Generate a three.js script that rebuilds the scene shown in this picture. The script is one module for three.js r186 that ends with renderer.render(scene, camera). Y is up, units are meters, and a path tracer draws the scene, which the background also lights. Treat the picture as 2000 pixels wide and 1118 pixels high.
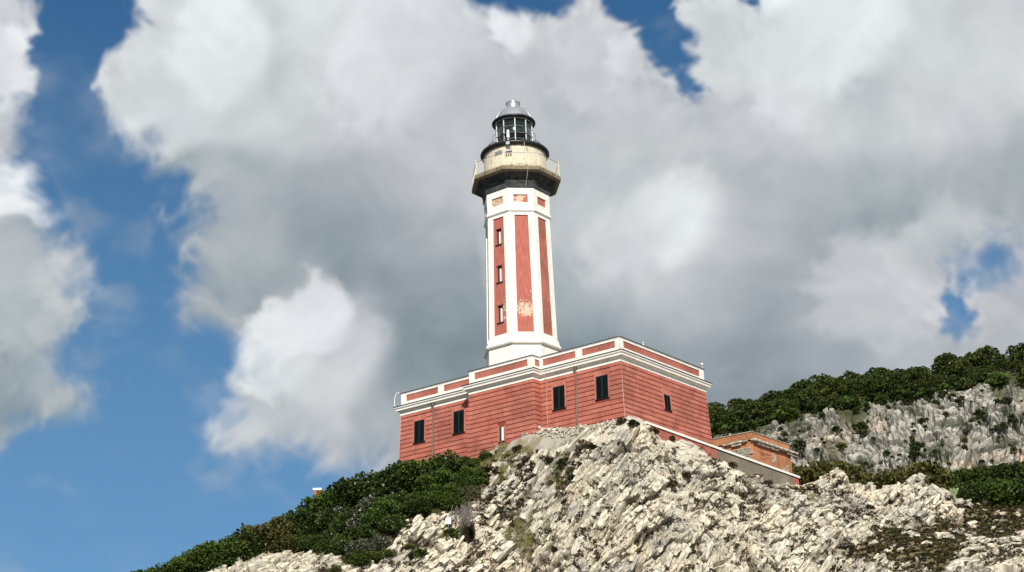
import * as THREE from 'three';
import { mergeGeometries } from 'three/addons/utils/BufferGeometryUtils.js';
import { ImprovedNoise } from 'three/addons/math/ImprovedNoise.js';

// ------------------------------------------------------------------ camera, sky, sun, exposure
const scene = new THREE.Scene();
const camera = new THREE.PerspectiveCamera(22.57, 1024 / 572, 0.5, 30000);
camera.position.set(0, 3, 0);                       // eye of someone in a small boat, 3 m above the sea
camera.rotation.order = 'YXZ';
camera.rotation.set(0.3491, 0, -0.035);
const EXPOSURE = 1.2;
const SUN_DIR = new THREE.Vector3(Math.sin(0.052) * 0.809, 0.588, Math.cos(0.052) * 0.809).normalize();
const sun = new THREE.DirectionalLight(new THREE.Color(1, 0.945, 0.85), 4.6);
sun.position.copy(SUN_DIR).multiplyScalar(300).add(new THREE.Vector3(10, 30, -100));
sun.target.position.set(10, 30, -100);
sun.castShadow = true; sun.shadow.mapSize.set(4096, 4096); sun.shadow.radius = 1;
Object.assign(sun.shadow.camera, { left: -90, right: 130, top: 110, bottom: -110, near: 1, far: 800 });
scene.add(sun, sun.target);
const renderer = new THREE.WebGLRenderer({ antialias: true });
renderer.toneMapping = THREE.LinearToneMapping;
renderer.toneMappingExposure = EXPOSURE;
renderer.shadowMap.enabled = true;

// ------------------------------------------------------------------ small helpers
const TAU = Math.PI * 2, lerp = (a, b, t) => a + (b - a) * t, clamp = (x, a = 0, b = 1) => Math.min(b, Math.max(a, x));
const smooth = (a, b, x) => { const t = clamp((x - a) / (b - a)); return t * t * (3 - 2 * t); };
function rng(seed) { let s = seed >>> 0; return () => { s = (s + 0x6d2b79f5) >>> 0; let t = Math.imul(s ^ (s >>> 15), 1 | s); t = (t + Math.imul(t ^ (t >>> 7), 61 | t)) ^ t; return ((t ^ (t >>> 14)) >>> 0) / 4294967296; }; }
const perlin = new ImprovedNoise(), noise = (x, y, z) => perlin.noise(x + 91.3, y + 47.7, z + 13.1);
function fbm(x, y, z, oct = 4, gain = 0.5) { let s = 0, a = 1; for (let i = 0; i < oct; i++) { s += a * noise(x, y, z); a *= gain; x = x * 2.03 + 5.1; y = y * 2.03 + 1.7; z = z * 2.03 + 9.2; } return s; }
function billow(x, y, z, oct = 4) { let s = 0, a = 1; for (let i = 0; i < oct; i++) { s += a * (1 - 2.4 * Math.abs(noise(x, y, z))); a *= 0.5; x = x * 2.07 + 3.3; y = y * 2.07 + 7.1; z = z * 2.07 + 2.9; } return s; }
const hash3 = (i, j, k) => { let h = Math.imul(i, 374761393) ^ Math.imul(j, 668265263) ^ Math.imul(k, 2147483647 - 58); h = Math.imul(h ^ (h >>> 13), 1274126177); h ^= h >>> 16; h = Math.imul(h, 2246822519); return ((h ^ (h >>> 15)) >>> 0) / 4294967296; };
const V3 = (x, y, z) => new THREE.Vector3(x, y, z);
const s2l = (v) => { v /= 255; return v <= 0.04045 ? v / 12.92 : Math.pow((v + 0.055) / 1.055, 2.4); };

// ------------------------------------------------------------------ sky: cumulus over blue, computed by direction (azimuth, elevation in degrees)
function makeSky() {
  const W = 4096, H = 2048, data = new Float32Array(W * H * 4), RAD = Math.PI / 180;
  // gaps in the cloud: [az, el, az, el, radius, soft edge]
  const HOLES = [[-18.72,32.56,-18.61,30.21,2.10,0],[-18.61,30.21,-18.99,28.54,1.52,0],[-19.04,28.34,-18.98,26.03,1.20,0],[-19.02,25.83,-18.00,24.27,1.48,1],[-17.89,24.18,-16.62,22.32,2.00,1],[-16.64,22.51,-15.54,19.81,1.76,1],[-15.64,19.81,-14.99,17.46,1.56,1],[-16.17,17.01,-13.34,16.83,1.70,1],[-14.66,15.10,-14.00,15.81,2.10,1],[-18.78,12.91,-13.98,13.55,1.50,1],[-23.63,10.38,-9.29,10.44,2.80,1],[-8.49,10.82,-5.25,11.48,1.30,1],[-14.50,23.25,-14.15,22.67,0.60,1],[-0.58,31.80,2.60,31.68,0.92,0],[6.18,31.85,6.22,31.75,1.76,0],[7.02,30.27,7.12,29.90,1.02,0],[7.50,28.98,7.54,28.67,0.70,0],[7.91,28.04,8.02,27.71,0.58,0],[11.32,30.58,11.41,30.57,0.44,0],[17.88,18.11,18.17,17.44,0.46,0],[18.58,18.80,18.81,19.01,0.26,1],[19.71,19.48,19.96,19.58,0.32,1]];
  // how bright the cloud is there: az, el, level
  const LUM = [-21.5,29.2,205,-14.9,29.9,208,-12.7,30.1,222,-10.7,30.2,205,-8.4,30.3,218,-6.1,30.3,215,-4.2,30.4,222,-1.9,30.3,212,-0.1,30.3,224,2.7,30.2,200,5.7,30.0,214,9.6,29.7,215,11.9,29.4,222,14.1,29.1,230,16.2,28.8,238,18.3,28.5,212,20.4,28.1,205,22.0,27.8,205,-21.3,27.3,208,-16.9,27.8,203,-14.8,28.0,207,-12.6,28.1,217,-10.6,28.2,194,-8.4,28.3,210,-6.1,28.4,222,-3.8,28.4,215,-1.5,28.4,200,0.3,28.3,197,2.6,28.2,196,4.9,28.1,214,6.0,28.0,212,9.4,27.7,216,11.6,27.5,222,13.8,27.2,207,15.9,26.9,190,18.0,26.6,205,20.1,26.2,208,21.6,25.9,208,-21.1,25.4,190,-17.0,25.8,196,-14.9,26.0,195,-12.1,26.2,200,-9.9,26.3,205,-7.7,26.3,200,-5.4,26.4,200,-3.2,26.4,197,-0.9,26.3,200,2.5,26.2,195,4.8,26.1,200,7.0,25.9,200,9.2,25.7,200,11.4,25.5,205,13.5,25.2,207,15.7,25.0,200,17.7,24.7,203,19.7,24.3,203,-20.7,23.5,232,-16.2,23.9,168,-14.1,24.1,165,-12.0,24.2,165,-9.8,24.3,175,-7.6,24.3,175,-5.4,24.3,182,-3.2,24.3,190,-1.0,24.3,195,2.4,24.2,192,4.6,24.1,192,6.8,23.9,190,9.0,23.7,192,11.2,23.5,188,13.3,23.3,183,15.4,23.0,177,17.4,22.7,172,19.4,22.4,170,21.0,22.2,170,-20.3,21.6,178,-13.0,22.1,172,-11.3,22.2,183,-9.6,22.3,162,-7.6,22.3,160,-5.4,22.3,165,-3.2,22.3,172,2.3,22.1,192,4.5,22.0,202,7.3,21.8,226,8.8,21.7,206,11.0,21.5,190,13.1,21.3,178,15.1,21.0,165,17.1,20.8,165,19.1,20.5,168,-19.9,19.7,188,-18.0,19.9,176,-12.9,20.1,172,-11.8,20.2,160,-10.4,20.2,168,-8.7,20.3,192,-6.5,20.3,152,-3.3,20.3,160,2.2,20.1,175,4.4,20.0,185,6.5,19.9,197,8.6,19.7,190,10.7,19.5,175,12.8,19.3,186,14.9,19.1,197,16.9,18.8,197,20.0,18.4,185,-19.6,18.4,168,-12.8,18.7,168,-10.3,18.8,205,-8.8,18.8,230,-7.6,18.9,218,-6.5,18.9,184,-4.4,18.8,148,-2.2,18.8,150,3.2,18.6,165,6.4,18.4,180,8.5,18.3,178,10.6,18.1,168,12.7,17.9,180,15.7,17.6,190,19.2,17.1,182,-19.5,16.8,165,-18.7,16.9,182,-11.1,17.2,210,-9.4,17.2,218,-8.2,17.2,230,-6.5,17.2,172,-4.4,17.2,145,-2.2,17.2,140,3.1,17.0,140,6.3,16.8,150,8.4,16.7,155,10.4,16.5,150,12.5,16.3,165,15.5,16.0,177,18.4,15.7,180,-19.3,14.9,165,-11.0,15.2,205,-9.4,15.2,192,-7.7,15.2,187,-6.1,15.2,170,-4.0,15.2,160,9.2,14.6,143,11.2,14.4,150,14.2,14.2,165,-9.4,13.8,188,-7.7,13.8,182,-6.1,13.8,176,-0.2,13.7,150,6.0,13.4,145];
  // separate heads of cumulus one before the other: az, el, radius, level, softness of the edge
  const PUFFS = [[-21.32,27.88,1.20,222,0.20],[-19.72,19.54,2.70,194,0.30],[-18.37,19.93,1.50,198,0.30],[-18.49,16.50,1.90,186,0.40],[-20.87,23.47,1.24,240,0.18],[-19.63,22.56,0.84,226,0.20],[-15.38,27.33,2.36,208,0.30],[-12.65,29.39,2.00,224,0.45],[-11.92,22.58,2.50,183,0.50],[-12.55,19.95,2.30,175,0.50],[-5.17,28.77,2.60,222,0.80],[-10.62,15.19,1.56,203,0.35],[-8.77,14.91,1.90,198,0.50],[-7.34,17.23,2.20,212,0.70],[-9.75,17.41,1.70,224,0.25],[-8.63,18.80,1.64,231,0.25],[0.61,29.39,2.16,204,0.35],[4.62,28.79,2.16,208,0.30],[0.42,30.45,0.84,232,0.25],[5.88,28.81,1.20,220,0.30],[9.65,28.87,2.24,220,0.35],[15.13,28.88,2.50,236,0.50],[12.74,27.53,2.00,224,0.50],[7.35,22.24,1.70,229,0.70],[5.11,21.58,1.80,206,0.80],[14.82,18.78,2.30,200,0.50],[16.94,19.42,1.60,202,0.40],[18.08,20.25,1.60,188,0.50],[19.92,17.44,1.90,188,0.35]];
  function cloudLevel(az, el) {
    let s = 0, w = 1e-9;
    for (let i = 0; i < LUM.length; i += 3) {
      const dx = (az - LUM[i]) * 0.94, dy = el - LUM[i + 1], k = Math.exp(-(dx * dx + dy * dy) / 1.15);
      s += k * LUM[i + 2]; w += k;
    }
    return [s / w, w];
  }
  const skyAt = (az, el, full) => {
    const ce = Math.cos(el * RAD), dx = Math.sin(az * RAD) * ce, dy = Math.sin(el * RAD), dz = -Math.cos(az * RAD) * ce;
    // blue air
    const t = clamp((el + 2) / 40), g = Math.pow(t, 0.75);
    const blue = [lerp(s2l(130), s2l(28), g), lerp(s2l(184), s2l(78), g), lerp(s2l(230), s2l(128), g)];
    // general cloud field
    const wx = fbm(dx * 9, dy * 9, dz * 9, 3) * 0.02, wy = fbm(dx * 9 + 40, dy * 9, dz * 9, 3) * 0.02;
    const X = dx + wx, Y = dy + wy, Z = dz;
    let sd, soft = 0.5, level, inPuffs = 0, inside = smooth(34, 26, Math.abs(az)) * smooth(46, 36, el);
    const general = 2.0 + 6 * fbm(dx * 2.2, dy * 3.2, dz * 2.2, 3);
    if (inside > 0) {
      let d = 99; const sw = fbm(dx * 14, dy * 14, dz * 14, 3);
      for (const [a, b, c, e, r, s] of HOLES) {
        const px = (az - a) * 0.94, py = el - b, vx = (c - a) * 0.94, vy = e - b, h = clamp((px * vx + py * vy) / (vx * vx + vy * vy + 1e-6));
        const q = Math.hypot(px - vx * h, py - vy * h) - r;
        // smooth union
        const k = 0.5, m = Math.max(k - Math.abs(d - q), 0) / k; if (q < d + k) { soft = lerp(soft, s ? 0.62 : 0.2, q < d ? 0.8 : 0.2); }
        d = Math.min(d, q) - m * m * k * 0.25;
      }
      sd = lerp(general, d + sw * 0.35, inside);
      const [l, w] = cloudLevel(az + sw * 0.6, el + fbm(dx * 14 + 9, dy * 14, dz * 14, 3) * 0.6);
      level = lerp(185, l, inside * smooth(0, 0.2, w)); inPuffs = inside;
    } else { sd = general; level = 185; }
    const lumps = (full ? billow(X * 24, Y * 24, Z * 24, 4) : billow(X * 24, Y * 24, Z * 24, 3)) - 0.75;
    const fine = full ? billow(X * 70, Y * 70, Z * 70, 2) - 0.6 : 0;
    if (inPuffs > 0) {
      const qx = az + lumps * 0.22 + fine * 0.07 + wx * 30, bump = lumps * 0.42 + fine * 0.14;
      for (const [pa, pe, r, L, w] of PUFFS) {
        const px = (qx - pa) * 0.94, py = el + wy * 30 - pe, dd = Math.hypot(px, py), q = r - dd + bump; if (q < -1.2) continue;
        const m = smooth(-w * 1.4, w * 1.4, q), lit = 3 * clamp((py - px * 0.5) / r, -1, 1);
        level -= 7 * smooth(-1.2, -0.1, q) * (1 - m) * clamp((L - level) / 20, 0, 1) * (w < 0.35 ? 1 : 0.4);   // the head throws a little shade on what lies behind
        level = lerp(level, L + lit, m * 0.8 * smooth(1.15, 0.5, (px * 0.7 - py * 0.5) / r) * inPuffs);
      }
    }
    const edge = sd + lumps * 0.4 + fine * 0.2 - 0.05;
    let a = smooth(-soft, soft * 1.6, edge); a *= lerp(1, 0.86 + 0.14 * smooth(-0.3, 0.5, lumps), smooth(2.6, 0.6, sd) * smooth(0.3, 0.8, soft));
    // wisps of thin cloud in the gaps
    const wisp = smooth(0.15, 0.9, fbm(X * 16 + 7, Y * 26, Z * 16, 4) + 0.25) * 0.3 * smooth(-2.8, -0.3, sd) * lerp(0.5, 1, smooth(27, 22, el)) * (full ? 1 : 0.6);
    a = Math.max(a, wisp);
    // light and shade of the lumps, lit from behind the eye and above
    const e = 0.006, up = billow(X * 26, (Y + e) * 26, Z * 26, 3) - billow(X * 26, (Y - e) * 26, Z * 26, 3);
    const rim = smooth(2.2, 0, sd);
    level += lumps * lerp(3, 8, rim) - up * lerp(3, 7, rim) + fine * lerp(1, 4.5, rim) + fbm(X * 8, Y * 8, Z * 8, 4) * 12;
    const hue = fbm(X * 6 + 20, Y * 6, Z * 6, 3) * 3 - 0.5;
    level = clamp(level, 120, 243);
    const cool = smooth(205, 150, level);
    const c = [s2l(level - 8 * cool - 2 + hue), s2l(level + 1.5 - 0.3 * hue), s2l(level + 5 + 4 * cool + 0.4 * hue)];
    const out = [0, 1, 2].map((i) => lerp(blue[i], c[i], a) / EXPOSURE);
    if (el < 0) return [0.16, 0.2, 0.24];
    return out;
  };
  // coarse sky all round, then the detailed part
  const S = 8, cw = W / S, ch = H / S, coarse = [];
  for (let j = 0; j < ch; j++) for (let i = 0; i < cw; i++) coarse.push(skyAt(((i + 0.5) / cw - 0.5) * 360 + 90 > 180 ? ((i + 0.5) / cw - 0.5) * 360 - 270 : ((i + 0.5) / cw - 0.5) * 360 + 90, ((j + 0.5) / ch - 0.5) * 180, false));
  for (let j = 0; j < H; j++) {
    const el = ((j + 0.5) / H - 0.5) * 180;
    for (let i = 0; i < W; i++) {
      let az = ((i + 0.5) / W - 0.5) * 360 + 90; if (az > 180) az -= 360;       // texture longitude: atan2(z, x)
      let c;
      const k = smooth(42, 36, Math.abs(az)) * smooth(44, 38, el) * (el > -1 ? 1 : 0);
      if (k > 0) c = skyAt(az, el, true);
      if (k < 1) {
        const u = (i + 0.5) / S - 0.5, v = clamp((j + 0.5) / S - 0.5, 0, ch - 1.001), i0 = Math.floor(u), j0 = Math.floor(v), fu = u - i0, fv = v - j0;
        const A = coarse[j0 * cw + ((i0 + cw) % cw)], B = coarse[j0 * cw + ((i0 + 1) % cw)], C = coarse[(j0 + 1) * cw + ((i0 + cw) % cw)], E = coarse[(j0 + 1) * cw + ((i0 + 1) % cw)];
        const far = [0, 1, 2].map((q) => lerp(lerp(A[q], B[q], fu), lerp(C[q], E[q], fu), fv));
        c = c ? [0, 1, 2].map((q) => lerp(far[q], c[q], k)) : far;
      }
      const o = (j * W + i) * 4; data[o] = c[0]; data[o + 1] = c[1]; data[o + 2] = c[2]; data[o + 3] = 1;
    }
  }
  const t = new THREE.DataTexture(data, W, H, THREE.RGBAFormat, THREE.FloatType);
  t.mapping = THREE.EquirectangularReflectionMapping; t.magFilter = t.minFilter = THREE.LinearFilter; t.colorSpace = THREE.LinearSRGBColorSpace; t.needsUpdate = true;
  return t;
}
const sky = makeSky();
scene.background = sky; scene.environment = sky;

// ------------------------------------------------------------------ textures and materials
function tex(size, fn, srgb = true) {            // fn(u, v) -> [r, g, b] 0..1 (tileable if fn is)
  const d = new Uint8Array(size * size * 4);
  for (let j = 0; j < size; j++) for (let i = 0; i < size; i++) { const c = fn(i / size, j / size); for (let k = 0; k < 3; k++) d[(j * size + i) * 4 + k] = clamp(c[k]) * 255; d[(j * size + i) * 4 + 3] = 255; }
  const t = new THREE.DataTexture(d, size, size); t.wrapS = t.wrapT = THREE.RepeatWrapping; t.magFilter = THREE.LinearFilter; t.minFilter = THREE.LinearMipmapLinearFilter; t.generateMipmaps = true;
  if (srgb) t.colorSpace = THREE.SRGBColorSpace; t.needsUpdate = true; return t;
}
const tile = (u, v, f, oct, sx = 1, sy = 1) => { const a = u * TAU, b = v * TAU, r = f / TAU; return fbm(Math.cos(a) * r * sx + 3, Math.sin(a) * r * sx + Math.cos(b) * r * sy, Math.sin(b) * r * sy + 8, oct); };
const plasterMap = tex(512, (u, v) => { const s = 0.93 + 0.1 * tile(u, v, 4, 4) + 0.08 * tile(u, v, 11, 4) + 0.06 * tile(u, v, 60, 2) + 0.07 * Math.min(0, tile(u, v, 14, 3, 2.4, 0.35)); return [s, s * 0.995, s * 0.985]; });
const plasterBump = tex(256, (u, v) => { const s = 0.5 + 0.3 * tile(u, v, 40, 3); return [s, s, s]; }, false);
const whiteMap = tex(512, (u, v) => { const n = tile(u, v, 7, 4), st = Math.max(0, tile(u, v, 16, 3, 2.6, 0.3) - 0.1); const s = 0.975 + 0.035 * n - 0.05 * st; return [s, s - 0.01 * st, s - 0.008 - 0.03 * st]; });
const rustMap = tex(512, (u, v) => { const n = tile(u, v, 12, 5, 2.2, 0.5), k = smooth(0.28, 0.8, n) * 0.6, m = 0.9 + 0.1 * tile(u, v, 30, 3); return [lerp(0.95, 0.5, k) * m, lerp(0.93, 0.32, k) * m, lerp(0.86, 0.2, k) * m]; });
const stoneMap = tex(512, (u, v) => { const s = 0.8 + 0.25 * tile(u, v, 12, 5) + 0.15 * tile(u, v, 70, 2); return [s, s, s * 0.98]; });
plasterMap.repeat.set(0.12, 0.12); [whiteMap, rustMap, stoneMap, plasterBump].forEach((t) => t.repeat.set(0.25, 0.25)); plasterMap.repeat.set(0.13, 0.13);
const std = (r, g, b, o = {}) => new THREE.MeshStandardMaterial({ color: new THREE.Color().setRGB(r, g, b), roughness: 0.88, ...o });
const M = {
  red: [0, 1, 2, 3, 4].map((i) => std(0.5 + 0.02 * (i - 2), 0.165 + 0.014 * (i - 2), 0.12 + 0.012 * (i - 2), { map: plasterMap, bumpMap: plasterBump, bumpScale: 0.01 })),
  redCore: std(0.24, 0.045, 0.032, { map: plasterMap }),
  redPanel: std(0.46, 0.152, 0.114, { map: plasterMap, bumpMap: plasterBump, bumpScale: 0.01 }),
  white: std(0.86, 0.845, 0.8, { map: whiteMap, bumpMap: plasterBump, bumpScale: 0.006 }),
  cream: std(0.78, 0.72, 0.58, { map: whiteMap }),
  rusty: std(0.87, 0.84, 0.76, { map: rustMap }),
  slab: std(0.3, 0.25, 0.19, { map: rustMap }),
  darkStone: [0, 1, 2].map((i) => std(0.052 + 0.02 * i, 0.055 + 0.02 * i, 0.058 + 0.02 * i, { map: stoneMap, roughness: 0.9 })),
  darkCap: std(0.03, 0.03, 0.034, { roughness: 0.7 }),
  blackMetal: std(0.014, 0.013, 0.016, { roughness: 0.45, metalness: 0.2 }),
  whiteMetal: std(0.72, 0.72, 0.7, { roughness: 0.5 }),
  greyMetal: std(0.3, 0.31, 0.33, { roughness: 0.45, metalness: 0.6 }),
  zinc: std(0.5, 0.52, 0.55, { roughness: 0.36, metalness: 0.75 }),
  shutter: new THREE.MeshPhysicalMaterial({ color: new THREE.Color().setRGB(0.004, 0.007, 0.008), roughness: 0.7, specularIntensity: 0.15 }),
  shutterEdge: new THREE.MeshPhysicalMaterial({ color: new THREE.Color().setRGB(0.012, 0.022, 0.026), roughness: 0.6, specularIntensity: 0.3 }),
  lens: new THREE.MeshPhysicalMaterial({ color: new THREE.Color().setRGB(0.012, 0.02, 0.02), roughness: 0.16, clearcoat: 0.6 }),
  lensGreen: new THREE.MeshPhysicalMaterial({ color: new THREE.Color().setRGB(0.06, 0.1, 0.09), roughness: 0.12, clearcoat: 0.8 }),
  glass: new THREE.MeshPhysicalMaterial({ color: new THREE.Color().setRGB(0.82, 0.93, 0.92), roughness: 0.03, transmission: 1, thickness: 0, ior: 1.45 }),
  pipe: std(0.16, 0.11, 0.09, { roughness: 0.6 }),
  cable: std(0.55, 0.42, 0.38),
  orange: std(0.5, 0.215, 0.105, { map: plasterMap, bumpMap: plasterBump, bumpScale: 0.02 }),
  orangeDark: std(0.36, 0.13, 0.07, { map: plasterMap }),
  greyPlaster: std(0.25, 0.21, 0.165, { map: plasterMap, bumpMap: plasterBump, bumpScale: 0.02 }),
  rubble: [0, 1, 2].map((i) => std(0.6 + 0.08 * i, 0.55 + 0.08 * i, 0.44 + 0.08 * i, { map: stoneMap })),
  lime: [0, 1, 2, 3].map((i) => std(0.6 + 0.06 * i, 0.56 + 0.06 * i, 0.48 + 0.055 * i, { map: stoneMap })),
  bark: std(0.12, 0.085, 0.06), deadwood: std(0.16, 0.145, 0.13),
  leaf: new THREE.MeshPhysicalMaterial({ vertexColors: true, roughness: 0.8, specularIntensity: 0.35, side: THREE.DoubleSide }),
  ground: new THREE.MeshPhysicalMaterial({ vertexColors: true, roughness: 1, specularIntensity: 0.2, flatShading: true }),
  slab_rock: new THREE.MeshPhysicalMaterial({ color: 0xffffff, roughness: 1, specularIntensity: 0.2, map: stoneMap, flatShading: true }),
  slabs: [0, 1, 2, 3, 4].map((i) => new THREE.MeshPhysicalMaterial({ color: new THREE.Color().setRGB(0.55 + 0.05 * i, 0.5 + 0.05 * i, 0.415 + 0.05 * i), roughness: 1, specularIntensity: 0.2, map: stoneMap, flatShading: true })),
};
function boxUV(g) {                               // uv in metres from the dominant axis of each face
  const p = g.attributes.position, n = g.attributes.normal, uv = new Float32Array(p.count * 2);
  for (let i = 0; i < p.count; i++) {
    const x = p.getX(i), y = p.getY(i), z = p.getZ(i), ax = Math.abs(n.getX(i)), ay = Math.abs(n.getY(i)), az = Math.abs(n.getZ(i));
    if (ay > ax && ay > az) { uv[2 * i] = x; uv[2 * i + 1] = z; } else if (ax > az) { uv[2 * i] = z; uv[2 * i + 1] = y; } else { uv[2 * i] = x; uv[2 * i + 1] = y; }
  }
  g.setAttribute('uv', new THREE.BufferAttribute(uv, 2)); return g;
}
const flat = (g) => { const q = g.index ? g.toNonIndexed() : g; q.computeVertexNormals(); return q; };
function fromTris(a) { const g = new THREE.BufferGeometry(); g.setAttribute('position', new THREE.BufferAttribute(new Float32Array(a), 3)); g.computeVertexNormals(); return boxUV(g); }
const quad = (A, a, b, c, d) => { A.push(...a, ...b, ...c, ...a, ...c, ...d); };
function box(w, h, d, x, y, z) { const g = new THREE.BoxGeometry(w, h, d).toNonIndexed(); g.translate(x, y, z); return boxUV(g); }
function merged(list) { return mergeGeometries(list.map((g) => { const q = g.index ? g.toNonIndexed() : g.clone(); for (const k of Object.keys(q.attributes)) if (!['position', 'normal', 'uv', 'color'].includes(k)) q.deleteAttribute(k); return q; })); }
function tube(pts, r, seg = 12, rad = 5) { return new THREE.TubeGeometry(new THREE.CatmullRomCurve3(pts.map((p) => V3(...p))), seg, r, rad).toNonIndexed(); }
const used = new Map();
function numbered(n) { const k = used.get(n) || 0; used.set(n, k + 1); return k ? n + '_' + String(k).padStart(3, '0') : n; }
function put(name, geo, mat, parent) {
  const m = new THREE.Mesh(geo, mat); m.castShadow = m.receiveShadow = true; m.name = parent ? name : numbered(name);
  (parent || scene).add(m); return m;
}
function thing(name, label, category, pos = [0, 0, 0], turn = 0, group) {
  const g = new THREE.Group(); g.name = numbered(name); g.position.set(...pos); g.rotation.y = turn; g.userData = { label, category };
  if (group) g.userData.group = group; scene.add(g); return g;
}
function sub(name, parent, pos = [0, 0, 0], turn = 0) { const g = new THREE.Group(); g.name = name; g.position.set(...pos); g.rotation.y = turn; parent.add(g); return g; }

// ------------------------------------------------------------------ sea
{
  const g = new THREE.PlaneGeometry(40000, 40000); g.rotateX(-Math.PI / 2);
  const m = put('sea', g, new THREE.MeshPhysicalMaterial({ color: new THREE.Color().setRGB(0.01, 0.035, 0.05), roughness: 0.18, bumpMap: tex(256, (u, v) => { const s = 0.5 + 0.4 * tile(u, v, 8, 4); return [s, s, s]; }, false), bumpScale: 0.3 }));
  m.material.bumpMap.repeat.set(4000, 4000); m.userData = { kind: 'structure', label: 'dark blue sea below the headland', category: 'sea' };
}

// ------------------------------------------------------------------ headland: thin-plate surface through surveyed points, broken up as bedded limestone
const CPS = [6.9,27.0,-93.0,4.8,27.1,-94.7,3.0,27.2,-96.1,0.8,27.2,-96.8,-1.0,26.8,-98.2,-2.7,26.3,-99.5,-4.7,25.7,-101.6,-9.2,25.0,-105.1,3.0,26.3,-104.2,-1.8,25.3,-114.3,10.0,26.8,-105.1,14.3,26.1,-100.5,21.6,26.0,-110.0,14.4,25.3,-115.6,9.2,26.4,-94.4,10.8,25.5,-94.7,14.5,24.9,-99.3,19.0,24.3,-105.1,21.7,24.4,-108.7,23.6,24.5,-111.0,17.9,24.0,-101.5,21.0,23.7,-105.4,8.3,26.5,-91.7,-25.1,17.6,-97.0,-19.8,19.5,-98.0,-14.2,22.3,-100.0,-10.9,24.4,-103.0,-17.7,17.6,-91.0,-13.3,17.0,-89.5,-10.9,19.5,-93.0,-9.4,17.0,-89.0,-2.2,24.5,-97.0,-0.4,25.3,-96.0,-0.5,23.3,-95.0,-0.5,21.0,-93.9,-0.6,18.8,-92.8,-0.6,16.8,-91.7,3.0,24.9,-94.0,2.9,22.8,-93.0,2.8,20.5,-91.8,2.7,18.3,-90.7,2.5,16.4,-89.6,6.7,25.3,-92.0,6.5,22.8,-90.8,6.2,20.2,-89.4,6.0,17.8,-88.1,5.9,15.9,-87.1,10.3,23.7,-92.6,10.1,21.9,-91.7,9.8,19.3,-90.4,9.4,16.0,-88.6,13.9,23.0,-95.0,13.7,21.2,-94.1,13.3,18.7,-92.8,12.9,16.4,-91.6,18.1,22.3,-98.0,17.9,20.7,-97.2,17.5,18.8,-96.3,17.1,16.8,-95.2,-4.2,20.8,-93.0,-4.2,18.8,-92.0,-4.2,16.8,-90.9,-7.4,19.3,-91.5,-7.3,16.9,-90.2,20.7,19.7,-96.2,20.4,18.2,-95.5,20.0,16.6,-94.6,23.3,24.7,-103.0,20.8,22.1,-99.0,25.8,22.6,-102.0,25.3,20.2,-98.0,29.2,24.0,-103.0,30.1,21.4,-101.0,22.1,17.7,-93.0,22.7,15.7,-88.0,33.3,22.7,-105.0,37.8,23.1,-107.0,43.9,23.1,-108.0,30.5,18.8,-95.0,24.9,15.2,-85.0,28.7,14.7,-83.0,33.0,14.6,-83.0,32.8,18.5,-94.0,24.0,24.6,-112.0,33.0,24.8,-112.0,42.0,24.8,-112.0,55.0,24.5,-112.0,24.0,22.0,-130.0,45.0,19.0,-130.0,10.0,22.0,-135.0,-12.0,20.0,-125.0,-30.0,10.0,-112.0,-30.0,6.0,-130.0,-45.0,0.0,-110.0,-45.0,-3.0,-130.0,0.0,14.0,-150.0,60.0,10.0,-150.0,-40.0,-1.0,-90.0,-35.0,0.0,-75.0,-20.0,5.0,-74.0,0.0,9.0,-72.0,20.0,9.0,-70.0,40.0,9.0,-64.0,60.0,9.0,-70.0,0.0,-1.0,-50.0,40.0,-1.0,-48.0,-40.0,-4.0,-50.0,60.0,-1.0,-48.0,70.0,18.0,-100.0,75.0,17.0,-120.0];
const baseHeight = (() => {
  const n = CPS.length / 3, N = n + 3, A = [], U = (r2) => (r2 < 1e-9 ? 0 : r2 * Math.log(r2));
  const lam = 1.5;
  for (let i = 0; i < N; i++) A.push(new Float64Array(N + 1));
  for (let i = 0; i < n; i++) {
    for (let j = 0; j < n; j++) { const dx = CPS[3 * i] - CPS[3 * j], dz = CPS[3 * i + 2] - CPS[3 * j + 2]; A[i][j] = U(dx * dx + dz * dz) + (i === j ? lam : 0); }
    A[i][n] = A[n][i] = 1; A[i][n + 1] = A[n + 1][i] = CPS[3 * i]; A[i][n + 2] = A[n + 2][i] = CPS[3 * i + 2]; A[i][N] = CPS[3 * i + 1];
  }
  for (let c = 0; c < N; c++) {
    let p = c; for (let r = c + 1; r < N; r++) if (Math.abs(A[r][c]) > Math.abs(A[p][c])) p = r; [A[c], A[p]] = [A[p], A[c]];
    for (let r = 0; r < N; r++) if (r !== c) { const f = A[r][c] / A[c][c]; if (f) for (let k = c; k <= N; k++) A[r][k] -= f * A[c][k]; }
  }
  const w = A.map((r, i) => r[N] / r[i]);
  return (x, z) => {
    let s = w[n] + w[n + 1] * x + w[n + 2] * z;
    for (let i = 0; i < n; i++) { const dx = x - CPS[3 * i], dz = z - CPS[3 * i + 2], r2 = dx * dx + dz * dz; if (r2 > 1e-9) s += w[i] * r2 * Math.log(r2); }
    return s;
  };
})();
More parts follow.
